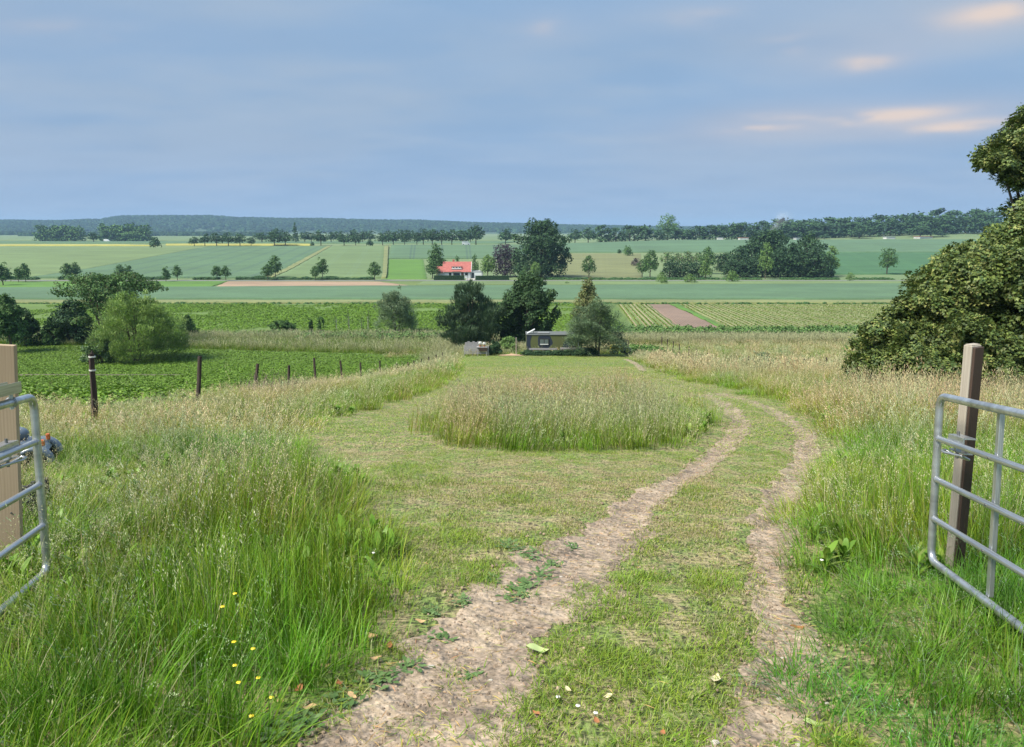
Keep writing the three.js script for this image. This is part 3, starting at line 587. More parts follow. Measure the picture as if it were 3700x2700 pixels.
special('pine', 0, { seed: 23, shape: 'pine', cols: G.needle, leaves: 26000, size: 0.34, ratio: 0.22, up: 0.9, trunk: 0.16, gap: 0.4, freq: 5 }, 'pine_tree', 'broad dark pine behind the grey plank enclosure');
special('maple', 0, { seed: 24, shape: 'mass', cols: G.deep, leaves: 24000, size: 0.26, ratio: 0.7, trunk: 0.16, gap: 0.4, freq: 4.5 }, 'maple_tree', 'dark leafy tree between the pine and the camouflage cabin');
special('birch', 0, { seed: 25, shape: 'oval', cols: G.birch, leaves: 9000, size: 0.2, trunk: 0.07, gap: 0.33, freq: 4 }, 'birch_tree', 'slim brownish-green tree rising behind the cabin willow');
special('willow2', 0, { seed: 26, shape: 'willow', cols: [[0.14, 0.21, 0.095], [0.17, 0.25, 0.115], [0.1, 0.165, 0.075]], leaves: 26000, size: 0.2, ratio: 0.3, up: 0.25, multi: 4, trunk: 0.07, freq: 4 }, 'willow_shrub', 'full green willow covering the end of the camouflage cabin');
// the dense maple and its taller neighbour beside the split gate post: crowns of leafy sprays
function spray(seed, n, size, cols, droop) {
  const R = rng(seed), b = new Build();
  for (let k = 0; k < n; k++) {
    const a = R() * 6.283, r = 0.22 * Math.sqrt(R()), p = new V(Math.cos(a) * r, (R() - 0.35) * 0.16 - r * droop, Math.sin(a) * r), nn = new V(Math.cos(a) * 0.6 + (R() - 0.5) * 0.9, 0.9 + (R() - 0.5) * 0.5, Math.sin(a) * 0.6 + (R() - 0.5) * 0.9).normalize();
    const c = cols[Math.floor(R() * cols.length)], f = 0.75 + 0.5 * R(); b.col = c.map(q => q * f);
    const t = new V(Math.cos(a + (R() - 0.5)), -0.3, Math.sin(a + (R() - 0.5))).normalize(), s = new V().crossVectors(nn, t).normalize(), L = size * (0.7 + 0.6 * R());
    const P = (u, w, e) => b.v(p.x + t.x * u * L + s.x * w * L + nn.x * e, p.y + t.y * u * L + s.y * w * L + nn.y * e, p.z + t.z * u * L + s.z * w * L + nn.z * e);
    const c0 = P(-0.45, 0, 0), c1 = P(-0.1, 0.5, 0.012), c2 = P(0.12, 0.24, 0.004), c3 = P(0.55, 0, -0.015), c4 = P(0.12, -0.24, 0.004), c5 = P(-0.1, -0.5, 0.012);   // a lobed leaf
    b.tri(c0, c2, c1); b.tri(c0, c3, c2); b.tri(c0, c4, c3); b.tri(c0, c5, c4);
  }
  return b.geo();
}
const sprayMat = new THREE.MeshPhysicalMaterial({ color: 0xffffff, vertexColors: true, roughness: 0.5, transmission: 0.3, thickness: 0, specularIntensity: 0.5, side: THREE.DoubleSide });
const sprays = [spray(1, 34, 0.098, G.olive, 0.5), spray(2, 34, 0.1, G.olive, 0.9), spray(3, 32, 0.095, [...G.olive, [0.27, 0.28, 0.09], [0.24, 0.26, 0.08]], 0.7)];
function nearTree(name, label, x, d, lobes, n, seed, trunkR, trunkTop, sc) {
  const y0 = land(x, d), t = thing(name, label, 'tree', x, y0, -d), R = rng(seed), main = lobes; lobes = []; for (const q of main) { lobes.push([q[0], q[1], q[2], q[3] * 0.55, q[4] * 0.55]); const m = Math.round(q[3] * q[3] * 12); for (let k = 0; k < m; k++) { const y = R() * 1.7 - 0.7, a = R() * 6.2832, c = Math.sqrt(1 - y * y), f = 0.78 + 0.3 * R(), s = 0.26 + 0.24 * R(); lobes.push([q[0] + c * Math.cos(a) * q[3] * f, q[1] + y * q[4] * f, q[2] + c * Math.sin(a) * q[3] * f, s, s * 0.75]); } }
  const tot = lobes.reduce((s, q) => s + q[3] * q[3], 0);
  const lists = sprays.map(() => []), q4 = new THREE.Quaternion(), e = new THREE.Euler();
  for (let k = 0; k < n; k++) {
    let r = R() * tot, i = 0; while (r > lobes[i][3] ** 2) { r -= lobes[i][3] ** 2; i++; if (i >= lobes.length - 1) break; }
    const q = lobes[i], y = R() * 1.6 - 0.6, a = R() * 6.2832, c = Math.sqrt(1 - y * y), rr = 0.55 + 0.5 * Math.sqrt(R());
    const p = new V(q[0] + c * Math.cos(a) * q[3] * rr, q[1] + y * q[4] * rr, q[2] + c * Math.sin(a) * q[3] * rr);
    if (p.y < 0.1) continue;
    e.set((R() - 0.5) * 1.2 + Math.sin(a) * c * 0.7, R() * 6.28, (R() - 0.5) * 1.2 - Math.cos(a) * c * 0.7); q4.setFromEuler(e);
    const s = sc * (0.7 + 0.6 * R()); lists[Math.floor(R() * 3)].push([new THREE.Matrix4().compose(p, q4.clone(), new V(s, s, s)), 0.75 + 0.5 * R()]);
  }
  lists.forEach((l, i) => { const m = new THREE.InstancedMesh(sprays[i], sprayMat, l.length), c = new THREE.Color(); l.forEach(([mt, f], k) => { m.setMatrixAt(k, mt); m.setColorAt(k, c.setRGB(f, f, f * 0.97)); }); m.name = 'foliage'; m.userData.kind = 'stuff'; m.castShadow = m.receiveShadow = true; t.add(m); });
  const gs = [bar([0, -0.4, 0], [0, trunkTop * 0.5, 0], trunkR, 9, trunkR * 0.75), bar([0, trunkTop * 0.48, 0], [0.1, trunkTop, 0.1], trunkR * 0.75, 8, trunkR * 0.3)];
  main.forEach(q => gs.push(bar([0, Math.min(trunkTop * 0.9, q[1] * 0.6), 0], [q[0], q[1], q[2]], trunkR * 0.35, 6, trunkR * 0.06)));
  part('trunk', mergeGeometries(gs), bark, t); return t;
}

// lobes are [x, y, z, radius, half height] from the foot of the tree
nearTree('field_maple', 'dense bushy maple with yellowish leaf tips beside the split gate post', 14.7, 22.5, [
  [-3.55, 0.7, 0.8, 0.9, 0.7], [-3.4, 1.3, 0.7, 0.95, 0.8], [-2.4, 1.9, 0.9, 1.15, 1.0], [-1.8, 2.85, 0.7, 1.05, 0.95], [-1.15, 3.7, 0.6, 1.0, 0.8], [-0.4, 4.2, 0.5, 0.85, 0.7], [0.3, 4.6, 0.4, 0.75, 0.65], [1.0, 5.0, 0.3, 0.75, 0.65], [1.8, 5.4, 0.2, 0.9, 0.8], [0.0, 4.95, 0.4, 0.55, 0.5], [0.6, 5.45, 0.3, 0.6, 0.5], [1.2, 5.95, 0.2, 0.7, 0.55], [2.0, 6.4, 0.1, 0.9, 0.7],
  [-2.6, 0.8, 1.5, 1.3, 1.0], [-1.5, 1.0, 2.0, 1.4, 1.1], [-1.2, 2.2, 1.7, 1.4, 1.2], [-0.3, 3.4, 1.5, 1.5, 1.3], [-0.3, 1.2, 2.2, 1.5, 1.2], [0.8, 1.6, 2.3, 1.7, 1.5], [0.7, 3.0, 2.0, 1.6, 1.4], [1.7, 3.9, 1.2, 1.4, 1.2], [2.4, 2, 1.5, 2, 1.9], [2.6, 4.2, 0.8, 2, 1.8], [0.4, 2.5, -1.0, 2.3, 2.0]], 14000, 51, 0.28, 4.5, 0.92);
nearTree('tall_maple', 'taller dark maple reaching above the dense bushy maple', 18.4, 27, [
  [-1.5, 7.6, 0.3, 0.6, 0.5], [-1.3, 8.2, 0.2, 0.6, 0.45], [-0.8, 8.85, 0.2, 0.6, 0.45], [-0.2, 9.25, 0, 0.7, 0.5], [-0.6, 7.9, 0.3, 0.7, 0.5], [-0.9, 7.1, 0.2, 0.5, 0.4], [-0.55, 6.55, 0.2, 0.45, 0.35], [0.2, 6.0, 0.2, 0.8, 0.6], [0.5, 8.3, 0, 1.0, 0.9], [0.9, 9.4, 0, 0.9, 0.7], [0.9, 7.0, 0, 1.0, 0.8], [1.7, 5.2, 0.3, 1.2, 1.0], [2.4, 3.6, 0.3, 1.6, 1.4]], 3300, 52, 0.26, 8.2, 0.95);

// ------------------------------------------------------------------ grass, crops and weeds (nobody could count these)
const grassMat = new THREE.MeshPhysicalMaterial({ color: 0xffffff, vertexColors: true, roughness: 0.42, transmission: 0.35, thickness: 0, specularIntensity: 0.4, side: THREE.DoubleSide });
const seedMat = new THREE.MeshPhysicalMaterial({ color: 0xffffff, vertexColors: true, roughness: 0.9, transmission: 0.25, thickness: 0, specularIntensity: 0.2, side: THREE.DoubleSide });
function blade(b, x, z, h, w, dir, lean, seg = 3, droop = 0) {
  const dx = Math.cos(dir), dz = Math.sin(dir), sx = -dz, sz = dx; let a = -1, c = -1;
  for (let k = 0; k <= seg; k++) {
    const t = k / seg, y = h * (t - 0.22 * lean * t * t - droop * t * t * t), o = h * lean * t * t, ww = w * 0.5 * (k === seg ? 0 : Math.pow(1 - t, 0.55) * (k ? 1 : 0.7));
    if (k === seg) { const e = b.v(x + dx * o, y, z + dz * o); b.tri(a, c, e); }
    else { const p = b.v(x + dx * o - sx * ww, y, z + dz * o - sz * ww), q = b.v(x + dx * o + sx * ww, y, z + dz * o + sz * ww); if (k) { b.tri(a, c, q); b.tri(a, q, p); } a = p; c = q; }
  }
  return [x + dx * h * lean, h * (1 - 0.22 * lean - droop), z + dz * h * lean];
}
const jit = (c, R, v = 0.3) => { const f = 1 - v / 2 + v * R(); return [c[0] * f, c[1] * f, c[2] * f]; };
const GR = { lush: [[0.17, 0.33, 0.014], [0.215, 0.37, 0.018], [0.13, 0.285, 0.018]], mid: [[0.22, 0.32, 0.026], [0.27, 0.35, 0.032], [0.17, 0.28, 0.026]], dry: [[0.42, 0.36, 0.19], [0.34, 0.31, 0.15]], blue: [[0.11, 0.19, 0.06]] };
const HEAD = { straw: [[0.46, 0.475, 0.27], [0.41, 0.42, 0.22], [0.55, 0.55, 0.38]], green: [[0.3, 0.35, 0.15], [0.36, 0.39, 0.19]], rose: [[0.4, 0.35, 0.22], [0.36, 0.32, 0.2], [0.44, 0.43, 0.26]] };
function tuft(seed, o) {            // blades and flowering stems of one tuft
  const R = rng(seed), b = new Build(), sd = new Build();
  for (let k = 0; k < o.blades; k++) {
    const a = R() * 6.283, r = o.r * Math.sqrt(R()), u = R(); b.col = jit(u < o.dry ? GR.dry[k % 2] : u < 0.55 ? o.cols[k % o.cols.length] : GR.mid[k % 3], R);
    blade(b, Math.cos(a) * r, Math.sin(a) * r, lerp(o.h0, o.h1, R()), o.w * (0.7 + 0.6 * R()), a + (R() - 0.5) * 2.4, 0.15 + 0.55 * R() * R() + (R() < 0.14 ? 0.6 * R() : 0), o.seg || 3, R() < 0.3 ? 0.4 * R() : 0);
  }
  for (let k = 0; k < o.stems; k++) {
    const a = R() * 6.283, r = o.r * 0.9 * Math.sqrt(R()), dir = a + (R() - 0.5) * 2, h = lerp(o.s0, o.s1, R()), lean = 0.1 + 0.28 * R(), x = Math.cos(a) * r, z = Math.sin(a) * r;
    sd.col = jit(R() < 0.5 ? [0.3, 0.32, 0.14] : [0.42, 0.38, 0.2], R); blade(sd, x, z, h, o.sw, dir, lean, 3);
    const hc = o.heads[Math.floor(R() * o.heads.length)], n = o.spikes, L = o.headLen * (0.7 + 0.6 * R()), open = o.open * (0.5 + R());
    for (let j = 0; j < n; j++) {
      const t = 1 - (j / n) * L / h, y = h * (t - 0.22 * lean * t * t), ox = h * lean * t * t, ang = R() * 6.283, out = open * Math.sin(Math.PI * clamp((j + 1.2) / (n + 1.2)));
      sd.col = jit(hc, R, 0.4);
      const cx = x + Math.cos(dir) * ox + Math.cos(ang) * out, cz = z + Math.sin(dir) * ox + Math.sin(ang) * out, sl = o.spike * (0.7 + 0.6 * R()), swd = o.spike * o.spikeW, tx = Math.cos(ang) * 0.5 + Math.cos(dir) * 0.3, tz = Math.sin(ang) * 0.5 + Math.sin(dir) * 0.3, px = -Math.sin(ang + 0.7), pz = Math.cos(ang + 0.7);
      const i0 = sd.v(cx - tx * sl * 0.5, y - sl * 0.4, cz - tz * sl * 0.5), i1 = sd.v(cx + px * swd, y, cz + pz * swd), i2 = sd.v(cx + tx * sl * 0.5, y + sl * 0.5, cz + tz * sl * 0.5), i3 = sd.v(cx - px * swd, y, cz - pz * swd);
      sd.tri(i0, i1, i2); sd.tri(i0, i2, i3);
    }
  }
  return [b.geo(), o.stems ? sd.geo() : null];
}
function scatter(name, label, geo, mat, list, category) {       // list: [x, y, z, turn, scale, height scale, tint r, g, b, lean x, lean z]
  if (!list.length || !geo) return;
  const m = new THREE.InstancedMesh(geo, mat, list.length), q = new THREE.Quaternion(), q2 = new THREE.Quaternion(), mt = new THREE.Matrix4(), c = new THREE.Color(), up = new V(0, 1, 0);
  list.forEach((l, k) => { q.setFromAxisAngle(up, l[3]); if (l[9] || l[10]) { q2.setFromUnitVectors(up, new V(l[9], 1, l[10]).normalize()); q.premultiply(q2); } m.setMatrixAt(k, mt.compose(new V(l[0], l[1], l[2]), q, new V(l[4], l[5], l[4]))); m.setColorAt(k, c.setRGB(l[6], l[7], l[8])); });
  m.name = numbered(name); m.castShadow = m.receiveShadow = true; scene.add(m); tag(m, label, category, null, 'stuff'); return m;
}
// variants: each LOD has lush tufts, flowering tufts; blades are wider farther off, where single ones cannot be made out
const near = { w: 0.0052, sw: 0.0022, r: 0.13, seg: 4, spikes: 24, spike: 0.014, spikeW: 0.17, headLen: 0.19, open: 0.036 };
const midL = { w: 0.0085, sw: 0.004, r: 0.2, seg: 3, spikes: 9, spike: 0.03, spikeW: 0.16, headLen: 0.2, open: 0.03 };
const farL = { w: 0.022, sw: 0.011, r: 0.42, seg: 2, spikes: 4, spike: 0.085, spikeW: 0.18, headLen: 0.26, open: 0.05 };
const SETS = {
  near: { lush: [1, 2, 3, 4].map(s => tuft(s, { ...near, blades: 46, h0: 0.16, h1: 0.5, cols: GR.lush, dry: 0.02, stems: s === 1 ? 2 : 0, s0: 0.5, s1: 0.75, heads: HEAD.green })),
    flower: [5, 6, 7, 8].map(s => tuft(s, { ...near, blades: 26, h0: 0.2, h1: 0.58, cols: [...GR.lush, ...GR.blue], dry: 0.09, stems: 4, s0: 0.55, s1: 0.92, heads: s % 2 ? HEAD.straw : [...HEAD.green, ...HEAD.straw] })) },
  mid: { lush: [11, 12, 13].map(s => tuft(s, { ...midL, blades: 42, h0: 0.15, h1: 0.45, cols: GR.lush, dry: 0.03, stems: 2, s0: 0.4, s1: 0.6, heads: HEAD.green })),
    flower: [14, 15, 16].map(s => tuft(s, { ...midL, blades: 24, h0: 0.2, h1: 0.5, cols: GR.mid, dry: 0.1, stems: 6, s0: 0.45, s1: 0.82, heads: HEAD.straw })),
    rose: [17, 18, 19].map(s => tuft(s, { ...midL, blades: 24, h0: 0.2, h1: 0.5, cols: GR.mid, dry: 0.08, stems: 7, s0: 0.5, s1: 0.78, heads: [...HEAD.rose, HEAD.straw[1]] })) },
  far: { lush: [21, 22].map(s => tuft(s, { ...farL, blades: 34, h0: 0.15, h1: 0.4, cols: GR.lush, dry: 0.04, stems: 3, s0: 0.4, s1: 0.6, heads: HEAD.green })),
    flower: [23, 24, 25].map(s => tuft(s, { ...farL, blades: 20, h0: 0.2, h1: 0.5, cols: GR.mid, dry: 0.12, stems: 9, s0: 0.5, s1: 0.85, heads: [[0.42, 0.43, 0.25], [0.37, 0.38, 0.2], HEAD.rose[2], HEAD.green[1]] })) },
};
{
  const R = rng(4242), lists = {};
  const push = (lod, fam, it) => { const set = SETS[lod][fam], k = lod + '.' + fam + '.' + Math.floor(R() * set.length); (lists[k] ||= []).push(it); };
  const place = (x0, x1, d0, d1, lod, per) => {
    const n = Math.round((x1 - x0) * (d1 - d0) * per);
    for (let i = 0; i < n; i++) {
      const x = lerp(x0, x1, R()), d = lerp(d0, d1, R());
      if (Math.abs(x) > d * 0.78 + 3.2) continue;                                       // not in view
      if (isMown(x, d)) continue;
      if (x < -8.6 && d > 15.5 && d < 80 && x > -75) continue;                          // the beet field
      const isl = inside(ISLAND, x, d), edge = Math.min(edgeDist(MOWN, x, d), isl ? edgeDist(ISLAND, x, d) : 9);
      const pz = fbm(x * 0.35 + 3, d * 0.35, 3, 140), pz2 = fbm(x * 1.1 + 50, d * 1.1, 3, 141);
      let fl = 0.5 + (pz - 0.5) * 1.6 + (pz2 - 0.5) * 0.9;                               // share of flowering grass
      if (x < 0 && d < 5.2) fl -= 0.42; if (x < 0 && d >= 5.2 && d < 8) fl -= 0.25 * (8 - d) / 2.8;
      if (x > 0 && d < 4.6) fl -= 0.55; if (x > 0 && d < 11) fl -= 0.2;
      if (d > 8 && !isl) fl += 0.25; if (isl) fl += 0.3;
      if (edge < 0.7) fl -= 0.45 * (1 - edge / 0.7);
      if (x < -2 && x > -8.6 && d > 15 && edge < 2.2) fl -= 0.35;
      let fam = R() < fl ? (isl && lod === 'mid' ? 'rose' : 'flower') : 'lush';
      if (lod === 'mid' && fam === 'flower' && x > 3 && R() < 0.4) fam = 'rose';
      const low = (x > 1 && d < 5.4 ? lerp(0.52, 1, sm(4.2, 5.4, d)) : 1) * (x < -1.5 && d < 9.5 ? lerp(1, 0.48, sm(-1.5, -2.6, x) * (d < 5 ? 1 : sm(-2.2, -3.2, x)) * sm(9.5, 8.2, d)) : 1) * (x < -3.4 && d > 9.5 ? 0.6 : 1) * (x < -6 && d > 11 && d < 34 ? 0.75 : 1) * (x < -5 && d > 34 ? 0.7 : 1) * (x > 12.5 && x < 19 && d > 38 ? 0.62 : 1) * (d > 16 && x > 6 ? 0.9 : 1);
      const hs = low * (0.5 + 0.75 * R()) * (0.75 + 0.5 * pz2) * (0.82 + 0.5 * pz) * lerp(0.5, 1, sm(0, 0.8, edge)) * (isl ? 0.9 : 1) * (x > 0 && d < 9 ? 0.92 : 1), s = 0.9 + 0.3 * R();
      const g = 0.72 + 0.56 * R(), sp = fbm(x * 0.9 + 70, d * 0.9, 3, 145), dryk = (pz2 - 0.5) * 0.5 + (sp - 0.5) * 1.1;
      const cz = x > 1 && d < 5.5 ? 1 - 0.32 * sm(5.5, 3.5, d) * sm(0.35, 0.6, fbm(x * 0.9 + 5, d * 0.9, 2, 147)) - 0.1 * sm(5.5, 3.5, d) : 1;   // a darker, bluer kind of coarse grass grows beside the narrower track
      const lean = 0.12, lx = (fbm(x * 0.8, d * 0.8, 2, 150) - 0.5) * 0.7 + (x > 2 ? -lean : lean * 0.4), lz = (fbm(x * 0.8 + 30, d * 0.8, 2, 151) - 0.5) * 0.6;
      push(lod, fam, [x, ground(x, d) - 0.015, -d, R() * 6.28, s, hs, g * (1.08 + dryk * 0.8) * cz, g * (cz + 1) / 2, g * (1 + dryk * 0.2), lx, lz]);
    }
  };
  place(-8, 8, 0.6, 5.5, 'near', 70); place(-11, 11, 5.5, 10, 'near', 52);
  place(-17, 17, 10, 17, 'mid', 34); place(-21, 26, 17, 30, 'mid', 22);
  place(-14, 40, 30, 56, 'far', 7); place(-14, 60, 56, 90, 'far', 4.5);
  // verges round the beet field and in front of the far field
  for (let i = 0; i < 6000; i++) { const x = lerp(-72, -9, R()), d = lerp(93 + (x + 75) / 65 * -11, 99.5, R()); const lush = R() < 0.75 + 0.2 * Math.sin(d * 0.5); const g = 0.75 + 0.4 * R(); push('far', lush ? 'lush' : 'flower', [x, land(x, d) - 0.02, -d, R() * 6.28, 1.3, 1.1 + 0.5 * R(), g, g, g, 0, 0]); }
  for (let i = 0; i < 3600; i++) { const x = lerp(-9.5, 9, R()), d = lerp(73, 99, R()); if (isMown(x, d)) continue; const g = 0.75 + 0.4 * R(); push('far', R() < 0.5 ? 'lush' : 'flower', [x, land(x, d) - 0.02, -d, R() * 6.28, 1.2, 1 + 0.4 * R(), g, g, g, 0, 0]); }
  for (let i = 0; i < 7000; i++) { const x = lerp(13, 75, R()), d = lerp(88, 103, R()); const g = 0.7 + 0.4 * R(); push('far', R() < sm(92, 97, d) ? 'lush' : 'flower', [x, land(x, d) - 0.02, -d, R() * 6.28, 1.4, 1.1 + 0.6 * R(), g, g, g, 0, 0]); }
  for (const k in lists) { const [lod, fam, v] = k.split('.'), [b, s] = SETS[lod][fam][v]; scatter('tall_grass', 'uncut green grass blades of the sloping meadow', b, grassMat, lists[k], 'grass'); if (s) scatter('seed_heads', 'pale flowering grass heads above the uncut meadow', s, seedMat, lists[k], 'grass'); }
}
{ // the mown turf
  const R = rng(99), mk = (seed, o) => { const r = rng(seed), b = new Build(); for (let k = 0; k < o.n; k++) { const a = r() * 6.283, q = o.r * Math.sqrt(r()), u = r(); b.col = jit(u < o.dry ? [[0.4, 0.35, 0.18], [0.33, 0.3, 0.14], [0.45, 0.4, 0.24]][k % 3] : [[0.22, 0.31, 0.03], [0.28, 0.34, 0.04], [0.165, 0.275, 0.025]][k % 3], r, 0.45); blade(b, Math.cos(a) * q, Math.sin(a) * q, lerp(o.h0, o.h1, r() * r()), o.w * (0.7 + 0.6 * r()), r() * 6.283, 0.4 + 1.3 * r(), 2); } return b.geo(); };
  const nearT = [mk(1, { n: 58, r: 0.11, dry: 0.3, h0: 0.016, h1: 0.05, w: 0.0045 }), mk(2, { n: 58, r: 0.11, dry: 0.55, h0: 0.013, h1: 0.042, w: 0.0045 }), mk(3, { n: 52, r: 0.1, dry: 0.12, h0: 0.022, h1: 0.07, w: 0.005 })];
  const farT = [mk(4, { n: 60, r: 0.36, dry: 0.2, h0: 0.02, h1: 0.06, w: 0.014 }), mk(5, { n: 60, r: 0.36, dry: 0.42, h0: 0.02, h1: 0.055, w: 0.014 }), mk(6, { n: 60, r: 0.36, dry: 0.06, h0: 0.025, h1: 0.075, w: 0.015 })];
  const L = [[], [], [], [], [], []];
  const go = (x0, x1, d0, d1, per, o, sc) => { const n = Math.round((x1 - x0) * (d1 - d0) * per); for (let i = 0; i < n; i++) {
    const x = lerp(x0, x1, R()), d = lerp(d0, d1, R()); if (Math.abs(x) > d * 0.75 + 2 || !isMown(x, d)) continue;
    const dm = dirtAt(x, d), nz = fbm(x * 2.2, d * 2.2, 4, 201), big = fbm(x * 0.5 + 7, d * 0.5, 3, 202);
    if (dm > 0.02 + (d > 5 ? 0.3 : 0.42) * (nz - 0.47) + 0.12 * (R() - 0.5)) { if (!(d < 6 && nz > 0.66 && R() < 0.25)) continue; }
    if (dm < -0.2 && nz < 0.33 && R() < 0.75) continue;                                  // worn, thin spots
    let k = nz * 0.5 + big * 0.7 - 0.1 + (R() - 0.5) * 0.25, f = k > 0.59 ? 2 : k > 0.45 ? 0 : 1;
    if (x < 0.2 && d < 3.4 && f === 1) f = 0;
    if (d > 24 && d < 40 && R() < 0.7) f = 2;                                            // a greener band of lawn
    const g = 0.82 + 0.36 * R(), w = (big - 0.5) * 0.5;
    L[o + f].push([x, ground(x, d) - 0.004, -d, R() * 6.28, sc * (0.85 + 0.4 * R()), sc * (0.7 + 0.7 * R()) * (dm > -0.1 ? 0.7 : 1) * (dm > -4 && d > 8 ? 0.5 : 1), g * (1 - w * 0.6), g, g * (1 - w * 0.3), 0, 0]); } };
  go(-2.5, 3, 0.8, 5, 210, 0, 1); go(-4, 7, 5, 10, 130, 0, 1.1); go(-5, 8, 10, 24, 34, 3, 0.85); go(-6, 12, 24, 72, 11, 3, 1.25);
  for (let k = 0; k < 6; k++) scatter('mown_grass', 'short mown turf, patchy green and straw', k < 3 ? nearT[k] : farT[k - 3], grassMat, L[k], 'grass');
}
{ // beet leaves
  const R = rng(7), mk = (seed, n, size, cols) => { const r = rng(seed), b = new Build(); for (let k = 0; k < n; k++) { const a = r() * 6.283, t = 0.3 + 0.5 * r(); b.col = jit(cols[k % cols.length], r, 0.35); const n3 = new V(Math.cos(a) * 0.5, 1, Math.sin(a) * 0.5).normalize(); leaf(b, new V(Math.cos(a) * size * t, size * (0.35 + 0.5 * r()), Math.sin(a) * size * t), n3, size * 1.0, size * 0.6, a); } return b.geo(); };
  const cols = [[0.17, 0.29, 0.032], [0.2, 0.325, 0.036], [0.145, 0.255, 0.03]], plants = [mk(1, 10, 0.15, cols), mk(2, 10, 0.16, cols), mk(3, 9, 0.14, cols)], L = [[], [], []];
  for (let d = 16; d < 93; d += 0.34) for (let x = -72; x < -9.4; x += 0.23) { if (-x > d * 0.76 + 3 || d > 93 - (x + 75) / 65.4 * 11 - 0.5) continue; if (d > 56.6 && d < 59.2 && x < -26 && x > -46) continue; if (R() < 0.1) continue; const g = 0.75 + 0.45 * R() * (0.7 + 0.6 * fbm(x / 6, d / 6, 3, 5)); L[Math.floor(R() * 3)].push([x + (R() - 0.5) * 0.12, land(x, d), -d + (R() - 0.5) * 0.16, R() * 6.28, 1, 0.8 + 0.5 * R(), g, g, g, 0, 0]); }
  for (let k = 0; k < 3; k++) scatter('beet_leaves', 'leafy beet plants of the near field behind the fence posts', plants[k], grassMat, L[k], 'crop');
  const L2 = [[], [], []];
  for (let x = -95; x < 17; x += 0.62) for (let d = 101.5; d < 158; d += 0.55) { if (Math.abs(x) > d * 0.74) continue; if (R() < 0.12 || fbm(x / 9, d / 9, 3, 19) < 0.3 + 0.1 * R()) continue; const g = 0.8 + 0.5 * R() * (0.6 + 0.8 * fbm(x / 8, d / 8, 3, 6)); L2[Math.floor(R() * 3)].push([x + (R() - 0.5) * 0.2, land(x, d) + 0.05, -d + (R() - 0.5) * 0.2, R() * 6.28, 1.9, 1.8 * (0.8 + 0.5 * R()), g, g, g, 0, 0]); }
  for (let k = 0; k < 3; k++) scatter('beet_leaves', 'leafy beet plants of the field behind the pine', plants[k], grassMat, L2[k], 'crop');
  const L3 = [[], [], []];
  for (let x = 17.8; x < 110; x += 0.95) for (let d = 104; d < 158; d += 0.6) { const X = x + (d - 103) * 0.085; if (Math.abs(X) > d * 0.74 || R() < 0.15) continue; const a = (d - 103) / 56; if (X > 24.3 + a * 4.8 && X < 32 + a * 3.4) continue; const g = 0.62 + 0.4 * R(); L3[Math.floor(R() * 3)].push([X + (R() - 0.5) * 0.2, land(X, d) + 0.03, -d, R() * 6.28, 1.25, 1 + 0.4 * R(), g * 1.3, g * 1.05, g, 0, 0]); }
  for (let k = 0; k < 3; k++) scatter('row_crop_plants', 'small yellow-green plants standing in rows on bare earth', plants[k], grassMat, L3[k], 'crop');
}
{ // the woods on the far hills, read as one mass
  const R = rng(31), mk = s => { const r = rng(s), b = new Build(); for (let k = 0; k < 70; k++) { const y = r(), a = r() * 6.283, c = Math.sqrt(1 - y * y); b.col = jit(G.dark[k % 3], r, 0.5); leaf(b, new V(c * Math.cos(a) * 7, 3 + y * 10, c * Math.sin(a) * 7), new V(c * Math.cos(a), y + 0.3, c * Math.sin(a)).normalize(), 5, 4.4, r() * 6); } return b.geo(); };
  const gs = [mk(1), mk(2), mk(3)], L = [[], [], []];
  for (let i = 0; i < 15000; i++) { const d = lerp(2420, 3500, Math.sqrt(R())), bq = lerp(-0.82, 0.5, R()), x = bq * d; const g = 0.7 + 0.7 * R(); L[i % 3].push([x, land(x, d) - 2, -d, R() * 6.28, 0.9 + 0.7 * R(), 0.7 + 0.6 * R(), g, g, g, 0, 0]); }
  for (let i = 0; i < 2600; i++) { const d = lerp(1750, 2100, R()), bq = lerp(-0.8, -0.3, R()), x = bq * d; if (fbm(x / 150, d / 80, 2, 3) < 0.45) continue; L[i % 3].push([x, land(x, d) - 2, -d, R() * 6.28, 1, 0.8, 1, 1, 1, 0, 0]); }
  for (let k = 0; k < 3; k++) scatter('hill_forest', 'blue-green forest covering the far hills', gs[k], farLeafMat, L[k], 'forest');
}
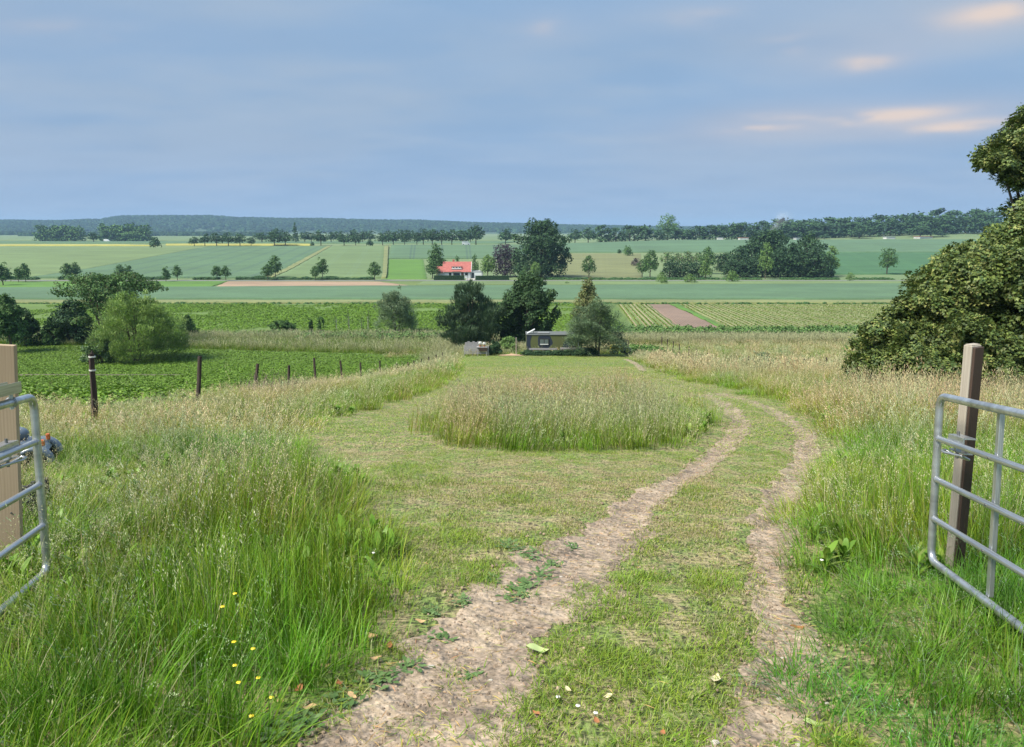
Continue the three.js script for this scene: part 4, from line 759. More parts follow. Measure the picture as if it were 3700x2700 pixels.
{ // the low hedge and rank weeds along the valley road, and the weedy ditch behind the meadow
  const R = rng(41), mk = (s, cols, size) => { const r = rng(s), b = new Build(); for (let k = 0; k < 60; k++) { const y = r(), a = r() * 6.283, c = Math.sqrt(1 - y * y * 0.6); b.col = jit(cols[k % cols.length], r, 0.5); leaf(b, new V(c * Math.cos(a) * 0.8 * r(), y * 0.95, c * Math.sin(a) * 0.8 * r()), new V(c * Math.cos(a) + (r() - 0.5), y + 0.2, c * Math.sin(a) + (r() - 0.5)).normalize(), size, size * 0.7, r() * 6); } return b.geo(); };
  const dk = mk(1, G.dark, 0.4), gr = mk(2, [...G.mid, ...G.light], 0.34), L = [], W = [];
  for (let i = 0; i < 1500; i++) { const x = lerp(-185, -46, R()), d = 261.5 + R() * 3; if (fbm(x / 9, 1, 3, 7) < 0.4) continue; L.push([x, land(x, d) - 0.1, -d, R() * 6.28, 1, (0.4 + 0.9 * fbm(x / 4, 2, 2, 8)) * (0.7 + 0.6 * R()), 1.4, 1.4, 1.3, 0, 0]); }
  for (let i = 0; i < 700; i++) { const x = lerp(12, 140, R()), d = 261.5 + R() * 3; if (fbm(x / 9, 1, 3, 7) < 0.42) continue; L.push([x, land(x, d) - 0.1, -d, R() * 6.28, 0.9, 0.4 + 0.5 * R(), 1.8, 1.8, 1.5, 0, 0]); }
  for (let i = 0; i < 1500; i++) { const x = lerp(-150, 190, R()), d = 159.5 + R() * 2; L.push([x, land(x, d) - 0.2, -d, R() * 6.28, 0.7, 0.35 + 0.3 * R(), 1.7, 1.8, 1.4, 0, 0]); }
  for (let i = 0; i < 900; i++) { const x = lerp(-75, 6, R()), d = 94 + R() * 5; if (fbm(x / 5, d / 3, 2, 77) < 0.45) continue; W.push([x, land(x, d) - 0.1, -d, R() * 6.28, 0.9, 0.6 + 0.6 * R(), 1, 1, 1, 0, 0]); }
  for (let i = 0; i < 1600; i++) { const x = lerp(14, 75, R()), d = 97 + R() * 5; W.push([x, land(x, d) - 0.1, -d, R() * 6.28, 1, 0.8 + 0.7 * R() * (0.5 + fbm(x / 3, d, 2, 71)), 1, 1, 1, 0, 0]); }
  for (let i = 0; i < 260; i++) { const x = lerp(11.9, 14.5, R()), d = 62 + R() * 14; W.push([x, land(x, d) - 0.1, -d, R() * 6.28, 0.7, 0.6 + 0.5 * R(), 1, 1.05, 0.9, 0, 0]); }
  scatter('hedge_foliage', 'dark low hedge growth along the valley road and ditch', dk, leafMat, L, 'hedge');
  scatter('rank_weeds', 'rank green weeds in the ditch behind the meadow', gr, leafMat, W, 'weeds');
}

{ // crumbs of earth and bits of straw on the bare tracks and thin turf
  const R = rng(515), mk = s => { const g = new THREE.IcosahedronGeometry(0.5, 0), q = g.attributes.position; for (let j = 0; j < q.count; j++) { const h = 0.7 + 0.6 * hash(Math.round(q.getX(j) * 50), Math.round(q.getY(j) * 50 + q.getZ(j) * 90), s); q.setXYZ(j, q.getX(j) * h, q.getY(j) * h * 0.7, q.getZ(j) * h); } g.computeVertexNormals(); return g; };
  const clod = mk(1), L = [], S = [];
  for (let i = 0; i < 9000; i++) { const T = i % 5 < 3 ? TRACK_A : TRACK_B, k = Math.floor(R() * (T.length - 3)), f = R(), w = lerp(T[k][2], T[k + 1][2], f), a = (R() + R() + R() - 1.5) * 1.5 * w, ux = T[k + 1][0] - T[k][0], ud = T[k + 1][1] - T[k][1], l = Math.hypot(ux, ud), x = lerp(T[k][0], T[k + 1][0], f) + ud / l * a, d = lerp(T[k][1], T[k + 1][1], f) - ux / l * a; if (d < 2.3) continue; const s = (0.004 + 0.018 * R() ** 4) * (1 + d * 0.05), g = 0.6 + 0.8 * R(); L.push([x, ground(x, d) + 0.012, -d, R() * 6.28, s, s, g, g, g, 0, 0]); if (i % 4 === 0) S.push([x + (R() - 0.5), ground(x, d) + 0.014, -d, R() * 6.28, 1, 1, 0.7 + 0.5 * R(), 0.7 + 0.4 * R(), 0.6, 0, 0]); }
  scatter('earth_crumbs', 'small crumbs of dry earth on the wheel tracks', clod, std(0.27, 0.2, 0.14, 1), L, 'soil');
  const b = new Build(); b.col = [0.5, 0.42, 0.25]; b.tri(b.v(-0.03, 0.002, 0), b.v(0.03, 0.006, 0.0015), b.v(0.03, 0.006, -0.0015)); b.tri(b.v(-0.03, 0.002, 0.001), b.v(0.03, 0.006, 0), b.v(0, 0.007, -0.002));
  scatter('straw_litter', 'bits of straw lying on the track', b.geo(), seedMat, S, 'straw');
}

{ // broad-leaved weeds among the tall grass
  const R = rng(616), mk = s => { const r = rng(s), b = new Build(); for (let k = 0; k < 16; k++) { const a = r() * 6.28, L = 0.16 + 0.16 * r(), el = 0.5 + 0.8 * r(), w = L * 0.14, c = Math.cos(a), sn = Math.sin(a), y0 = r() * 0.2; b.col = jit([[0.14, 0.27, 0.03], [0.17, 0.3, 0.035], [0.2, 0.27, 0.05]][k % 3], r, 0.4); const P = (t, q) => b.v(c * Math.cos(el) * L * t - sn * w * q, y0 + Math.sin(el) * L * t * (1.35 - t * 0.6), sn * Math.cos(el) * L * t + c * w * q), i0 = P(0, 0.1), i1 = P(0.4, 1), i2 = P(0.8, 0.6), i3 = P(1.05, 0), i4 = P(0.8, -0.6), i5 = P(0.4, -1), m0 = P(0.4, 0), m1 = P(0.8, 0); b.tri(i0, m0, i1); b.tri(i1, m0, m1); b.tri(i1, m1, i2); b.tri(i2, m1, i3); b.tri(i0, i5, m0); b.tri(i5, i4, m1); b.tri(i5, m1, m0); b.tri(i4, i3, m1); } return b.geo(); };
  const gs = [mk(1), mk(2)], L = [[], []];
  for (let i = 0; i < 2600; i++) { const d = 4 + R() * 14, x = (R() * 2 - 1) * (d * 0.7 + 1.5); if (isMown(x, d) || (x < -8.6 && d > 15) || fbm(x * 0.8, d * 0.8, 3, 404) < 0.52) continue; const g = 0.9 + 0.5 * R(), s = (0.3 + 0.25 * R()) * (1 + d * 0.02); L[i % 2].push([x, ground(x, d) - 0.01, -d, R() * 6.28, s, s, g, g, g, 0, 0]); }
  for (let k = 0; k < 2; k++) scatter('broadleaf_weeds', 'broad-leaved weeds growing among the uncut grass', gs[k], grassMat, L[k], 'weeds');
}

// ------------------------------------------------------------------ gates and posts
const zincTex = texture(256, (u, v) => { const a = fbm(u * 10, v * 10, 4, 5, 10), b = vnoise(u * 40, v * 40, 6, 40, 40); const k = 0.5 + 0.36 * (a - 0.5) + 0.12 * (b - 0.5); return [k * 0.97, k, k * 1.03]; });
M.zinc = new THREE.MeshStandardMaterial({ map: zincTex, metalness: 0.8, roughness: 0.33 });
M.bolt = std(0.2, 0.2, 0.2, 0.5, { metalness: 0.8 });
const woodMap = (a, b, seed, k = 1) => texture(256, (u, v) => { const g = fbm(u * 26 + fbm(u * 3, v * 2, 3, seed, 2) * 2.5, v * 3, 4, seed, 3), f = vnoise(u * 90, v * 6, seed + 3, 90, 6), t = clamp(g * 1.3 - 0.2 + (f - 0.5) * 0.35 * k); return [lerp(a[0], b[0], t), lerp(a[1], b[1], t), lerp(a[2], b[2], t)]; });
M.pine = new THREE.MeshStandardMaterial({ map: woodMap([0.5, 0.38, 0.26], [0.33, 0.23, 0.145], 5), roughness: 0.8 });
M.oldWood = new THREE.MeshStandardMaterial({ map: woodMap([0.5, 0.45, 0.38], [0.22, 0.18, 0.14], 15, 2), roughness: 0.95 });
M.tarWood = new THREE.MeshStandardMaterial({ map: woodMap([0.085, 0.05, 0.035], [0.028, 0.018, 0.014], 25, 2), roughness: 0.7 });
M.greyWood = new THREE.MeshStandardMaterial({ map: woodMap([0.42, 0.4, 0.4], [0.24, 0.23, 0.24], 35, 2), roughness: 0.95 });
M.stake = new THREE.MeshStandardMaterial({ map: woodMap([0.075, 0.05, 0.04], [0.025, 0.018, 0.016], 45, 2), roughness: 0.9 });
function roundFrame(L, Hh, r, c) {         // a closed tube with bent corners
  const p = new THREE.CurvePath(), P = (x, y) => new V(x, y, 0), line = (a, b) => p.add(new THREE.LineCurve3(a, b)), bend = (a, m, b) => p.add(new THREE.QuadraticBezierCurve3(a, m, b));
  line(P(c, Hh), P(L - c, Hh)); bend(P(L - c, Hh), P(L, Hh), P(L, Hh - c)); line(P(L, Hh - c), P(L, c)); bend(P(L, c), P(L, 0), P(L - c, 0)); line(P(L - c, 0), P(c, 0)); bend(P(c, 0), P(0, 0), P(0, c)); line(P(0, c), P(0, Hh - c)); bend(P(0, Hh - c), P(0, Hh), P(c, Hh));
  const pts = []; for (const cv of p.curves) { const n = cv.isLineCurve3 ? 2 : 8; for (let i = 0; i < n; i++) pts.push(cv.getPoint(i / n)); }
  // sweep by hand so that the bends stay round
  const b = [], idx = [], N = 14; pts.forEach((q, i) => { const a = pts[(i + pts.length - 1) % pts.length], e = pts[(i + 1) % pts.length], t = e.clone().sub(a).normalize(), n = new V(-t.y, t.x, 0); for (let k = 0; k < N; k++) { const g = k / N * 6.28319; b.push(q.x + n.x * Math.cos(g) * r, q.y + n.y * Math.cos(g) * r, Math.sin(g) * r); } });
  for (let i = 0; i < pts.length; i++) for (let k = 0; k < N; k++) { const j = (i + 1) % pts.length, k2 = (k + 1) % N; idx.push(i * N + k, j * N + k2, j * N + k, i * N + k, i * N + k2, j * N + k2); }
  const g = new THREE.BufferGeometry(); g.setAttribute('position', new THREE.Float32BufferAttribute(b, 3)); const uv = []; for (let i = 0; i < b.length / 3; i++) uv.push(b[i * 3] * 1.5, b[i * 3 + 1] * 1.5); g.setAttribute('uv', new THREE.Float32BufferAttribute(uv, 2)); g.setIndex(idx); g.computeVertexNormals(); return g;
}
function gate(label, foot, away, Hh, rails, stiles) {
  const t = thing('metal_gate', label, 'gate', ...foot), u = new V(...away).normalize().negate(), side = new V().crossVectors(u, new V(0, 1, 0)).normalize(), v = new V().crossVectors(side, u), L = 3.55;
  t.quaternion.setFromRotationMatrix(new THREE.Matrix4().makeBasis(u, v, side));
  part('frame', roundFrame(L, Hh, 0.0235, 0.085), M.zinc, t);
  for (const y of rails) { const r = part('rail', bar([0.024, y, 0], [L - 0.024, y, 0], 0.0185, 12), M.zinc, t); part('weld', bar([0.02, y, 0], [0.034, y, 0], 0.0225, 12), M.zinc, r); }
  for (const x of stiles) { const s = part('upright', box(0.035, Hh - 0.03, 0.028, x, Hh / 2, -0.034, 0.004), M.zinc, t); for (const y of rails) part('bolt', bar([x, y, -0.055], [x, y, 0.022], 0.006, 6), M.bolt, s); }
  return t;
}
const gR = gate('galvanized tube gate standing open beside the split dark post', [2.683, -0.446, -4.48], [0.137, -0.126, -0.982], 1.055, [0.27, 0.525, 0.785], [0.69, 2.1]);
const gL = gate('galvanized tube gate standing open beside the fresh pine post', [-2.916, -0.468, -4.374], [-0.209, -0.105, -0.97], 1.1, [0.29, 0.55, 0.82], [2.0]);
function latch(g, x, y, s, len) {
  const plate = part('latch_plate', mergeGeometries([box(len, 0.008, 0.07, x + len / 2, y + 0.045, -0.05 * s), box(len, 0.035, 0.008, x + len / 2, y + 0.03, -0.016 * s), box(len, 0.008, 0.05, x + len / 2, y - 0.045, -0.045 * s), box(0.03, 0.1, 0.03, x + len * 0.4, y, -0.035 * s)]), M.zinc, g);
  part('bolt', bar([x + len * 0.4, y - 0.09, -0.035 * s], [x + len * 0.4, y + 0.075, -0.035 * s], 0.009, 8), M.bolt, plate);
  part('latch_handle', tube([[x - 0.05, y - 0.06, -0.02 * s], [x, y - 0.085, -0.06 * s], [x + len * 0.8, y - 0.085, -0.07 * s], [x + len * 0.9, y - 0.06, -0.02 * s], [x + len * 0.3, y - 0.06, 0.03 * s], [x, y - 0.058, 0.02 * s]], 0.008, 7, 40, true), M.zinc, g);
}
latch(gR, 0.12, 0.785, 1, 0.2); latch(gL, 0.22, 0.82, -1, 0.26);
part('latch_channel', mergeGeometries([box(2.4, 0.006, 0.07, 1.45, 1.155, 0), box(2.4, 0.06, 0.006, 1.45, 1.185, 0.035), box(2.4, 0.06, 0.006, 1.45, 1.185, -0.035)]), M.zinc, gL);
for (const x of [0.3, 1.2, 2.4]) part('channel_clamp', mergeGeometries([bar([x, 1.06, 0], [x, 1.153, 0], 0.012, 8), new THREE.TorusGeometry(0.03, 0.005, 6, 14).rotateY(Math.PI / 2).translate(x, 1.1, 0)]), M.zinc, gL);
{
  const base = (x, d) => ground(x, d) - 0.35, W = 0.078;
  const t = thing('gate_post', 'square weathered post split pale and dark brown behind the gate with the bracket', 'post', 2.965, base(2.965, 4.66), -4.66, 0.3);
  t.rotation.z = 0.04; const H0 = 1.9;
  part('pale_half', box(W, H0, W * 0.78, 0, H0 / 2, -W * 0.11, 0.004), M.oldWood, t, 'pale weathered half of the post'); part('dark_half', box(W * 0.96, H0 - 0.015, W * 0.24, 0.004, H0 / 2, W * 0.4, 0.005), M.tarWood, t, 'dark brown half of the post');
  part('post_cap', box(W * 0.9, 0.008, W * 0.6, 0, H0 + 0.003, -W * 0.1, 0.003), M.oldWood, t);
  const p = thing('gate_post', 'fresh pale pine board post behind the gate with the channel', 'post', -3.43, base(-3.43, 4.72), -4.72, 0.2);
  p.rotation.z = -0.085;
  part('pine_board', box(0.16, 1.88, 0.045, 0, 0.94, 0, 0.004), M.pine, p); part('backing_post', box(0.12, 1.45, 0.11, -0.075, 0.73, -0.08, 0.006), M.tarWood, p, 'dark brown post behind the fresh board');
  for (const y of [0.75, 1.25]) part('screw', bar([0.03, y, 0.02], [0.03, y, 0.027], 0.006, 8), M.bolt, p);
  for (const [s, x, lab] of [[1, 2.16, 'dark hinge post carrying the gate with the bracket'], [-1, -2.12, 'dark hinge post carrying the gate with the channel']]) { const h = thing('hinge_post', lab, 'post', x + s * 0.06, base(x, 0.92), -0.86); part('post_body', new THREE.CylinderGeometry(0.075, 0.08, 1.95, 14).translate(0, 0.97, 0), M.tarWood, h); for (const y of [0.55, 1.35]) part('hinge', bar([-s * 0.09, y, -0.02], [0, y, 0], 0.018, 8), M.zinc, h); }
}
// ------------------------------------------------------------------ fence posts
function stake(x, d, h, tilt, label, group, r, dress) {
  const t = thing('fence_post', label, 'fence post', x - tilt * 0.2, ground(x, d) - 0.3, -d, hash(Math.round(x * 30), Math.round(d), 2) * 0.8);
  if (group) t.userData.group = group;
  t.rotation.set(0, t.rotation.y, -tilt); const H0 = h + 0.3, g = new THREE.CylinderGeometry(r * 0.86, r, H0, 7, 5).translate(0, H0 / 2, 0), q = g.attributes.position; for (let i = 0; i < q.count; i++) { const y = q.getY(i), k = 1 + (hash(i, Math.round(x * 10), 4) - 0.5) * 0.25; q.setX(i, q.getX(i) * k + 0.012 * Math.sin(y * 4 + x)); q.setZ(i, q.getZ(i) * k); if (y > H0 - 0.01) q.setY(i, y - 0.02 * hash(i, 3, 3)); } g.computeVertexNormals();
  part('post_body', g, M.stake, t);
  if (dress) { for (const y of [H0 - 0.06, H0 - 0.3]) part('insulator', new THREE.CylinderGeometry(r * 1.06, r * 1.06, 0.022, 10).translate(0, y, 0), std(0.6, 0.6, 0.55, 0.5), t, 'white insulator band'); part('cap', new THREE.ConeGeometry(r * 0.5, 0.07, 8).translate(0, H0 + 0.03, 0), M.stake, t); }
}
FENCE_LEFT.forEach(([x, d, h], i) => {
  const tilt = [0.07, 0.13, 0.22, 0.1][i] || (hash(i, 7, 7) - 0.5) * 0.06;
  stake(x, d, clamp(h, 0.95, 1.5), tilt, ['tall dark fence post with white insulator bands', 'dark fence post leaning towards the pine, second from the banded one', 'steeply leaning dark fence post above the brown dead weeds', 'slightly leaning dark fence post beyond the brown dead weeds', 'upright dark fence post, fifth from the banded one'][i] || 'thin dark fence post in the row along the beet field', i > 4 ? 'far fence posts along the beet field' : null, 0.055, i === 0);
});
FENCE_RIGHT.forEach(([x, d, h], i) => stake(x, d, clamp(h, 1.15, 1.5), (hash(i, 9, 7) - 0.5) * 0.08, i < 8 ? 'thin dark fence post in the pale tall grass past the cabin willow' : 'dark fence post between the thorny shrub and the dense maple', i < 8 ? 'fence posts past the cabin willow' : 'fence posts by the thorny shrub', 0.055, false));
// ------------------------------------------------------------------ vehicle and crates behind the pine post
{
  const x = -5.78, d = 8.3, t = thing('quad_bike', 'small blue-grey quad with black tyres and an orange lamp, behind the galvanized gate', 'vehicle', x, ground(x, d) + 0.005, -d, 0.35);
  const blue = new THREE.MeshPhysicalMaterial({ color: new THREE.Color().setRGB(0.12, 0.155, 0.2), roughness: 0.35, clearcoat: 0.4 }), black = std(0.015, 0.015, 0.017, 0.7), seatM = std(0.02, 0.02, 0.025, 0.55);
  const sh = new THREE.Shape(); sh.moveTo(-0.42, 0.2); sh.quadraticCurveTo(-0.44, 0.36, -0.25, 0.38); sh.lineTo(0.12, 0.37); sh.quadraticCurveTo(0.3, 0.36, 0.36, 0.26); sh.lineTo(0.33, 0.2); sh.closePath();
  part('body', new THREE.ExtrudeGeometry(sh, { depth: 0.26, bevelEnabled: true, bevelSize: 0.03, bevelThickness: 0.03, bevelSegments: 3, curveSegments: 10 }).translate(0, 0, -0.13), blue, t);
  part('seat', box(0.34, 0.09, 0.2, -0.15, 0.46, 0, 0.035), seatM, t);
  const st = part('steering_column', bar([0.08, 0.36, 0], [-0.02, 0.6, 0], 0.02, 8), black, t); part('handlebar', bar([-0.02, 0.6, -0.24], [-0.02, 0.6, 0.24], 0.014, 8), black, st);
  for (const [wx, wz] of [[-0.3, -0.22], [-0.3, 0.22], [0.28, -0.22], [0.28, 0.22]]) { const w = part('wheel', new THREE.TorusGeometry(0.1, 0.055, 10, 22).translate(wx, 0.15, wz), black, t); part('rim', new THREE.CylinderGeometry(0.065, 0.065, 0.07, 14).rotateX(Math.PI / 2).translate(wx, 0.15, wz), std(0.3, 0.3, 0.3, 0.5, { metalness: 0.6 }), w); part('fender', new THREE.TorusGeometry(0.165, 0.04, 8, 14, Math.PI).scale(1, 0.95, 1.8).translate(wx, 0.17, wz), blue, t); }
  for (const z of [-0.14, 0.14]) part('indicator_lamp', box(0.045, 0.075, 0.04, 0.36, 0.37, z, 0.012), std(0.5, 0.12, 0.03, 0.35), t, 'orange indicator lamp');
  part('tank', new THREE.SphereGeometry(0.11, 14, 10).scale(1.2, 0.8, 0.9).translate(0.08, 0.46, 0), blue, t);
  const crate = (lx, ld, w, h, dd, turn, label) => { const c = thing('plastic_crate', label, 'crate', lx, ground(lx, ld) - 0.01, -ld, turn, null), m = std(0.035, 0.036, 0.036, 0.7); part('base', box(w, 0.02, dd, 0, 0.02, 0, 0.004), m, c); for (const s of [-1, 1]) { for (let k = 0; k < 3; k++) { part('slat', box(w, h * 0.2, 0.015, 0, h * (0.2 + 0.33 * k), s * (dd / 2 - 0.008), 0.003), m, c); part('slat', box(0.015, h * 0.2, dd - 0.04, s * (w / 2 - 0.008), h * (0.2 + 0.33 * k), 0, 0.003), m, c); } for (const z of [-1, 1]) part('corner', box(0.035, h, 0.035, s * (w / 2 - 0.018), h / 2 + 0.01, z * (dd / 2 - 0.018), 0.004), m, c); } };
  crate(-4.58, 5.9, 0.5, 0.36, 0.36, 0.15, 'large dark slatted crate sunk in grass behind the gate'); crate(-4.16, 5.95, 0.2, 0.3, 0.22, -0.2, 'small dark slatted crate beside the larger one in the grass'); crate(-4.3, 6.5, 0.1, 0.28, 0.12, 0.1, 'narrow dark slatted crate standing past the small one');
}
// ------------------------------------------------------------------ the camouflage cabin and what stands round it
{
  const x0 = 1.35, W = 5.3, D = 2.2, Hc = 1.75, d = 70.2, cx = x0 + W / 2, y = land(cx, d), t = thing('camouflage_cabin', 'olive and dark blue camouflage box cabin under the dark leafy tree', 'cabin', cx, y, -d - D / 2, 0);
  const olive = std(0.1, 0.115, 0.04, 0.75), blue = std(0.02, 0.03, 0.05, 0.75), white = std(0.6, 0.62, 0.62, 0.6), dark = std(0.02, 0.02, 0.022, 0.6);
  part('wall', box(W, Hc, D, 0, 0.15 + Hc / 2, 0, 0.03), olive, t); part('roof', box(W + 0.1, 0.07, D + 0.1, 0, 0.15 + Hc + 0.035, 0, 0.02), std(0.11, 0.12, 0.115, 0.8), t);
  part('chassis', box(W * 0.9, 0.3, D * 0.7, 0, 0.02, 0), dark, t);
  const patch = pts => { const s = new THREE.Shape(); s.moveTo(...pts[0]); s.splineThru(pts.slice(1).map(p => new THREE.Vector2(...p))); s.closePath(); part('camouflage_patch', new THREE.ExtrudeGeometry(s, { depth: 0.006, bevelEnabled: false, curveSegments: 20 }).translate(0, 0, D / 2), blue, t, 'dark blue camouflage patch'); };
  patch([[-2.63, 0.18], [-1.9, 0.18], [-2.2, 0.7], [-2.25, 1.3], [-2.15, 1.86], [-2.63, 1.86]]); patch([[-1.5, 0.9], [-1.1, 0.55], [-0.75, 0.45], [-0.45, 0.75], [-0.15, 1.1], [-0.25, 1.5], [-0.5, 1.84], [-1.4, 1.84], [-1.55, 1.4]]); patch([[0.5, 0.18], [1.9, 0.18], [2.0, 0.9], [1.5, 1.4], [1.0, 1.3], [0.75, 0.7]]);
  const wn = part('window', box(0.95, 0.55, 0.05, -0.95, 1.3, D / 2 + 0.02, 0.01), dark, t); part('pane', box(0.36, 0.4, 0.01, -1.17, 1.3, D / 2 + 0.05), std(0.12, 0.15, 0.15, 0.15), wn); part('pane', box(0.36, 0.4, 0.01, -0.74, 1.3, D / 2 + 0.05), std(0.12, 0.15, 0.15, 0.15), wn); part('sill', box(0.8, 0.09, 0.04, -0.95, 1.03, D / 2 + 0.05, 0.01), white, wn);
  part('door_edge', box(0.09, 0.62, 0.04, 2.28, 1.2, D / 2 + 0.02, 0.01), white, t); part('vent_box', box(0.55, 0.42, 0.3, 2.2, 2.2, 0.2, 0.03), white, t);
  part('roof_hatch', box(1.1, 0.05, 0.9, -1.0, 2.04, 0.3, 0.01), std(0.2, 0.21, 0.21, 0.6), t);
  const aw = part('tilted_board', box(0.85, 0.07, 0.5, 0, 0, 0, 0.01).rotateZ(0.5).translate(-2.2, 2.2, 0.5), white, t, 'white board tilted up on the roof'); part('prop', bar([-1.95, 2.0, 0.5], [-1.95, 2.3, 0.5], 0.02, 6), dark, aw);
  const rail = (ax, bx, dd, h, label) => { const mx = (ax + bx) / 2, r = thing('plank_rail', label, 'railing', mx, land(mx, dd), -dd), L = bx - ax; part('plank', box(L, 0.16, 0.04, 0, h, 0, 0.008), M.greyWood, r); for (const q of [-L / 2 + 0.05, 0, L / 2 - 0.05]) part('post', box(0.07, h + 0.1, 0.07, q, h / 2 - 0.03, -0.06, 0.006), M.greyWood, r); };
  rail(1.6, 4.2, 69.0, 0.62, 'weathered plank rail below the window of the camouflage cabin'); rail(4.5, 7.5, 69.0, 0.68, 'weathered plank rail running under the cabin willow');
  // a few dense garden shrubs before the cabin
  const sh = [[1.5, 68.5, 0.55, 1.3], [2.4, 68.3, 0.5, 1.4], [3.3, 68.4, 0.52, 1.4], [4.2, 68.3, 0.55, 1.5], [5.2, 68.3, 0.6, 1.5], [6.2, 68.2, 0.7, 1.6], [7.2, 68.1, 0.8, 1.6]];
  sh.forEach(([x, dd, h, w], i) => treeAt('lowshrub' + (i % 3), { seed: 300 + i, shape: 'bush', cols: G.dark, leaves: 1700, size: 0.14, w: 1.4, h: 0.8, trunk: 0.03, multi: 3, gap: 0.25 }, 'low_shrub', 'low dark shrub in the row before the camouflage cabin', 'shrub', 'low shrubs before the cabin', x, dd, h, w));
  treeAt('ballshrub', { seed: 333, shape: 'bush', cols: G.dark, leaves: 2600, size: 0.14, w: 1.6, h: 1.4, trunk: 0.03, multi: 3, gap: 0.25 }, 'round_shrub', 'round dark shrub beside the grey plank enclosure', 'shrub', null, -1.65, 69.2, 1.45, 1.5);
  treeAt('yellowshrub', { seed: 334, shape: 'bush', cols: G.light, leaves: 2200, size: 0.15, w: 1.6, h: 1.4, trunk: 0.03, multi: 3, gap: 0.3 }, 'leafy_shrub', 'light green shrub behind the bare sandy patch', 'shrub', null, -0.4, 74, 1.8, 2.2);
  const deck = thing('plank_enclosure', 'grey weathered plank enclosure under the broad pine', 'enclosure', -3.3, land(-3.3, 68.6), -68.6, 0.04);
  for (let k = 0; k < 3; k++) part('plank', box(2.3, 0.2, 0.03, 0, 0.36 + k * 0.23, 0.6, 0.005), M.greyWood, deck); for (let k = 0; k < 3; k++) part('plank', box(0.03, 0.2, 1.2, 1.13, 0.36 + k * 0.23, 0, 0.005), M.greyWood, deck);
  for (const q of [-1.1, -0.35, 0.4, 1.1]) part('post', box(0.08, 1.1, 0.08, q, 0.5, 0.54, 0.006), M.greyWood, deck); for (let k = 0; k < 6; k++) part('back_board', box(0.22, 0.75, 0.03, -0.95 + k * 0.23, 0.82 + 0.08 * (k % 2), -0.5, 0.005), M.greyWood, deck); part('dark_box', box(0.75, 0.3, 0.2, 0.62, 0.72, 0.72, 0.01), M.tarWood, deck, 'dark opening box on the enclosure');
  const pot = (px, s, label) => { const q = thing('flower_pot', label, 'planter', px, land(-3.3, 68.6) + 0.865 - 0.0, -68.05); part('pot', new THREE.LatheGeometry([[0.001, 0], [0.1, 0], [0.13, 0.24], [0.145, 0.25], [0.12, 0.26]].map(p => new THREE.Vector2(...p)), 16).scale(s, s, s), std(0.4, 0.2, 0.1, 0.9), q); const f = new Build(), R = rng(5 + Math.round(px * 10)); f.col = [0.75, 0.75, 0.72]; for (let k = 0; k < 160; k++) { const a = R() * 6.28, yy = R() * 2 - 1, c = Math.sqrt(1 - yy * yy), n = new V(c * Math.cos(a), yy, c * Math.sin(a)); leaf(f, new V(n.x * 0.17 * s, (0.4 + n.y * 0.15) * s, n.z * 0.17 * s), n, 0.08, 0.07, R() * 6); } part('blossom', f.geo(), leafMat, q); };
  const tbl = thing('plank_table', 'small plank table behind the enclosure planks', 'table', -2.75, land(-2.75, 68.05), -68.05); part('table_top', box(1.0, 0.04, 0.5, 0, 0.845, 0, 0.005), M.greyWood, tbl); for (const a of [-0.42, 0.42]) for (const b of [-0.18, 0.18]) part('leg', box(0.05, 0.85, 0.05, a, 0.41, b), M.greyWood, tbl);
  pot(-2.92, 1.0, 'clay pot of white blossom on the plank table, beside a slightly smaller one'); pot(-2.55, 0.9, 'slightly smaller clay pot of white blossom on the plank table');
  const pole = thing('thin_pole', 'thin pale wooden pole standing by the bare sandy patch', 'pole', 0.4, land(0.4, 70) - 0.1, -70); part('pole_body', new THREE.CylinderGeometry(0.04, 0.05, 1.75, 8).translate(0, 0.87, 0), M.oldWood, pole); part('pole_cap', new THREE.CylinderGeometry(0.05, 0.05, 0.04, 8).translate(0, 1.765, 0), M.greyWood, pole);
  struct('sand_patch', sheet(10, 24, (u, v) => { const r = v * (0.8 + 0.3 * fbm(u * 6, 3, 2, 5, 6)), a = u * 6.2832, x = 0 + Math.cos(a) * r * 1.5, dd = 68.9 + Math.sin(a) * r * 1.3; return [x, land(x, dd) + 0.05 + 0.22 * (1 - v) * fbm(u * 5, v * 4, 3, 8, 5), -dd]; }, 1), std(0.4, 0.27, 0.17, 1), 'reddish bare sandy patch beside the thin pole', 'sand');
  // the little yellow tractor
  const tx = 10.5, td = 72, q = thing('yellow_tractor', 'small yellow tractor half hidden by the cabin willow', 'tractor', tx, land(tx, td), -td, 0.3), yl = new THREE.MeshPhysicalMaterial({ color: new THREE.Color().setRGB(0.5, 0.45, 0.06), roughness: 0.4, clearcoat: 0.3 });
  const bs = new THREE.Shape(); bs.moveTo(-0.9, 0.45); bs.lineTo(-0.9, 0.85); bs.quadraticCurveTo(-0.85, 0.95, -0.7, 0.95); bs.lineTo(0.1, 0.98); bs.lineTo(0.15, 0.6); bs.lineTo(0.85, 0.62); bs.lineTo(0.85, 0.45); bs.closePath();
  part('hood', new THREE.ExtrudeGeometry(bs, { depth: 0.5, bevelEnabled: true, bevelSize: 0.03, bevelThickness: 0.03, bevelSegments: 2 }).translate(0, 0, -0.25), yl, q); part('seat', box(0.35, 0.4, 0.4, 0.55, 0.85, 0, 0.06), std(0.02, 0.02, 0.02, 0.7), q);
  for (const s of [-1, 1]) { for (const [wx, r] of [[0.6, 0.42], [-0.65, 0.26]]) { const w = part('wheel', new THREE.TorusGeometry(r * 0.72, r * 0.28, 8, 20).translate(wx, r, s * 0.42), std(0.012, 0.012, 0.012, 0.85), q); part('rim', new THREE.CylinderGeometry(r * 0.5, r * 0.5, 0.1, 14).rotateX(Math.PI / 2).translate(wx, r, s * 0.42), yl, w); } }
